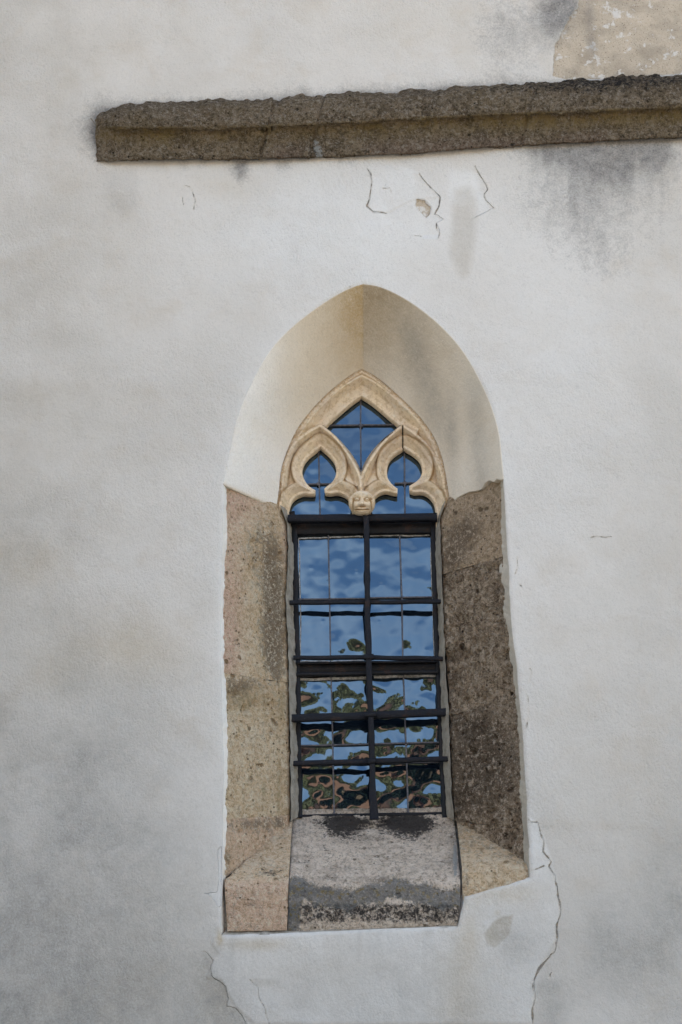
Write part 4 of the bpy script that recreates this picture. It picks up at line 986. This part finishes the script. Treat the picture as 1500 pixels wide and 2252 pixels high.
h = .010*fbm(Pl, 28, 5, 91, .65)+.008*fbm(Pl, 7, 3, 92)-.012*np.clip(fbm(Pl, 70, 2, 93)-.3, 0, 1)
ux, uy = proj(Pl)
for cx, sl in ((583, .10), (690, .04), (1150, .05)):
    h -= .010*np.exp(-(np.abs(ux-cx-(uy-300)*-.25)/3.0)**2)
Pl = Pl+Nn*h[..., None]
ux, uy = proj(Pl); fy = lc(fold, ux)
at = dict(ochre=.95*np.exp(-((uy-fy-14)/22)**2)*(uy > fy-4)*(.5+.7*sm(fbm(Pl, 6, 3, 8), -.3, .4)),
          dark=.35*sm(uy, fy+8, fy-40)+.35*np.exp(-np.abs(uy-fy)/7)+.3*sm(ux, 700, 300)*.5,
          pink=.8*sm(uy, fy+30, fy+70)*sm(fbm(Pl, 4, 2, 3), -.2, .3),
          soot=.34*sm(uy, fy-25, fy-60)+.20*np.exp(-((ux-1330)/260)**2),
          mortar=.46*np.exp(-((ux-692-(uy-300)*.25)/15)**2)*(.55+.9*sm(uy, 290, 330)))
lo = gridmesh('stone_ledge', Pl, M['ledge'], None, at)
tag(lo, 'dark weathered stone string course projecting from the wall above the window', 'ledge')

# ------------------------------------------------------------------ ground and what the glass mirrors, across the square
M['ground'] = mat_plain('paved_ground', (0.30, 0.27, 0.23), (0.38, 0.345, 0.295), 2)
gx = 400.0
g_ = build('ground', np.array([(-gx, -gx, 0), (gx, -gx, 0), (gx, gx, 0), (-gx, gx, 0)]), np.array([(0, 1, 2, 3)]), M['ground'], None, smooth=False); tag(g_, kind='structure')
M['win_dark'] = mat_plain('dark_window', (0.02, 0.025, 0.03), (0.03, 0.035, 0.04), 2, .2, .0)
def house(x, y, wd, dpth, ht, rh, wall, label):
    h_ = empty('town_house', (x, y, 0), label, 'house', 'sunlit houses mirrored in the glass')
    boxes('wall', [(x-wd/2, x+wd/2, y-dpth, y, 0, ht)], wall, h_)
    V = np.array([(x-wd/2-.4, y+.5, ht-.1), (x+wd/2+.4, y+.5, ht-.1), (x+wd/2+.4, y-dpth-.5, ht-.1), (x-wd/2-.4, y-dpth-.5, ht-.1), (x-wd/2-.4, y-dpth/2, ht+rh), (x+wd/2+.4, y-dpth/2, ht+rh)])
    build('roof', V, [np.array([(0, 1, 5, 4), (2, 3, 4, 5)]), np.array([(0, 4, 3), (1, 2, 5)])], M['roof'], h_, smooth=False)
    n = int(wd/2.4)
    for fl in range(int(ht/3.1)):
        for k in range(n):
            wx = x-wd/2+(k+.5)*wd/n
            boxes('window', [(wx-.5, wx+.5, y-.1, y+.03, 1.2+fl*3.1, 2.8+fl*3.1)], M['win_dark'], h_)
M['orange'] = mat_plain('orange_render', (0.88, 0.54, 0.29), (0.82, 0.48, 0.25), 2)
M['peach'] = mat_plain('peach_render', (0.80, 0.50, 0.30), (0.74, 0.45, 0.27), 2)
house(-19, -41, 13, 9, 9.4, 2.6, M['peach'], 'peach rendered house across the square mirrored in the lower left panes')
house(-4, -42, 15, 9, 9.8, 2.8, M['orange'], 'orange house across the square mirrored in the bottom panes')
house(13, -40, 17, 9, 10.8, 2.6, M['orange'], 'tall orange house across the square mirrored in the bottom right panes')
def mat_leaf(name, c1, c2):
    m = NT(name, .7, .2); a = m.noise(.9, 3); b = m.noise(9, 3, off=2)
    m.color(m.mix(m.math('ADD', m.math('MULTIPLY', m.rng(a, .35, .65), .5), m.math('MULTIPLY', m.rng(b, .35, .65), .5)), c1, c2)); return m.m
M['leaf'] = mat_leaf('tree_leaves', (0.20, 0.165, 0.065), (0.235, 0.195, 0.08)); M['leafd'] = mat_leaf('yew_leaves', (0.012, 0.018, 0.01), (0.02, 0.03, 0.014))
M['bark'] = mat_plain('bark', (0.09, 0.065, 0.045), (0.14, 0.11, 0.08), 6)
def tree(x, y, ht, cr_r, mat, seed, label, group, name='broadleaf_tree', n=15000, ls=.5):
    t = empty(name, (x, y, 0), label, 'tree', group)
    rr = np.random.RandomState(seed)
    # trunk with limbs
    V = []; Fq = []
    def limb(a, b, r0, r1):
        a = np.array(a, float); b = np.array(b, float); T = b-a; T /= np.linalg.norm(T); s = np.cross(T, [.3, 1, .1]); s /= np.linalg.norm(s); q = np.cross(T, s); k = len(V)
        for (c_, r_) in ((a, r0), ((a+b)/2+rr.uniform(-.1, .1, 3), (r0+r1)/2), (b, r1)):
            for j in range(8): V.append(c_+r_*(math.cos(j*math.pi/4)*s+math.sin(j*math.pi/4)*q))
        for i in range(2):
            for j in range(8): Fq.append((k+i*8+j, k+i*8+(j+1) % 8, k+i*8+8+(j+1) % 8, k+i*8+8+j))
    fork = (x+rr.uniform(-.2, .2), y, ht*.42); limb((x, y, 0), fork, ht*.03, ht*.02)
    cl = []
    for k in range(9):
        a = rr.uniform(0, 6.28); e_ = (x+math.cos(a)*cr_r*rr.uniform(.3, .75), y+math.sin(a)*cr_r*rr.uniform(.3, .75), ht*rr.uniform(.55, .9)); limb(fork, e_, ht*.014, ht*.004); cl.append(e_)
    cl.append((x, y, ht*.85)); cl = np.array(cl)
    build('trunk', np.array(V), np.array(Fq), M['bark'], t)
    c_ = cl[rr.randint(len(cl), size=n)]; d = rr.normal(size=(n, 3)); d /= np.linalg.norm(d, axis=1, keepdims=True)
    p = c_+d*(rr.uniform(.35, 1, (n, 1))**.5)*cr_r*.48; p[:, 2] = np.minimum(np.maximum(p[:, 2], ht*.28), ht)
    a = rr.normal(size=(n, 3)); a /= np.linalg.norm(a, axis=1, keepdims=True); b = np.cross(a, d); b /= np.linalg.norm(b, axis=1, keepdims=True)
    s = ls*rr.uniform(.6, 1.3, (n, 1))
    Vl = np.stack([p-a*s, p-b*s*.6, p+a*s, p+b*s*.6], 1).reshape(-1, 3)
    build('crown', Vl, np.arange(4*n).reshape(-1, 4), mat, t, smooth=False)
for i, (x, y, ht, r_) in enumerate(((-30, -58, 18, 6), (-22, -60, 20, 6.5), (-14, -57, 18.5, 6), (-6, -61, 21, 6.5), (2, -58, 19, 6), (10, -60, 20.5, 6.5), (18, -57, 19, 6), (26, -60, 19.5, 6.5))):
    tree(x, y, ht, r_, M['leaf'], 60+i, 'tall olive green tree behind the houses mirrored in the lower panes', 'trees behind the mirrored houses')
for i, (x, ht) in enumerate(((-15, 7.8), (-10, 7.2), (-5, 8.1), (0, 7.4), (5, 8.0), (10, 7.4))):
    tree(x, -24.5, ht, 2.6, M['leafd'], 80+i, 'dark shaded yew across the square mirrored as black spots in the panes', 'dark yews mirrored in the glass', 'yew_tree', 6000, .2)
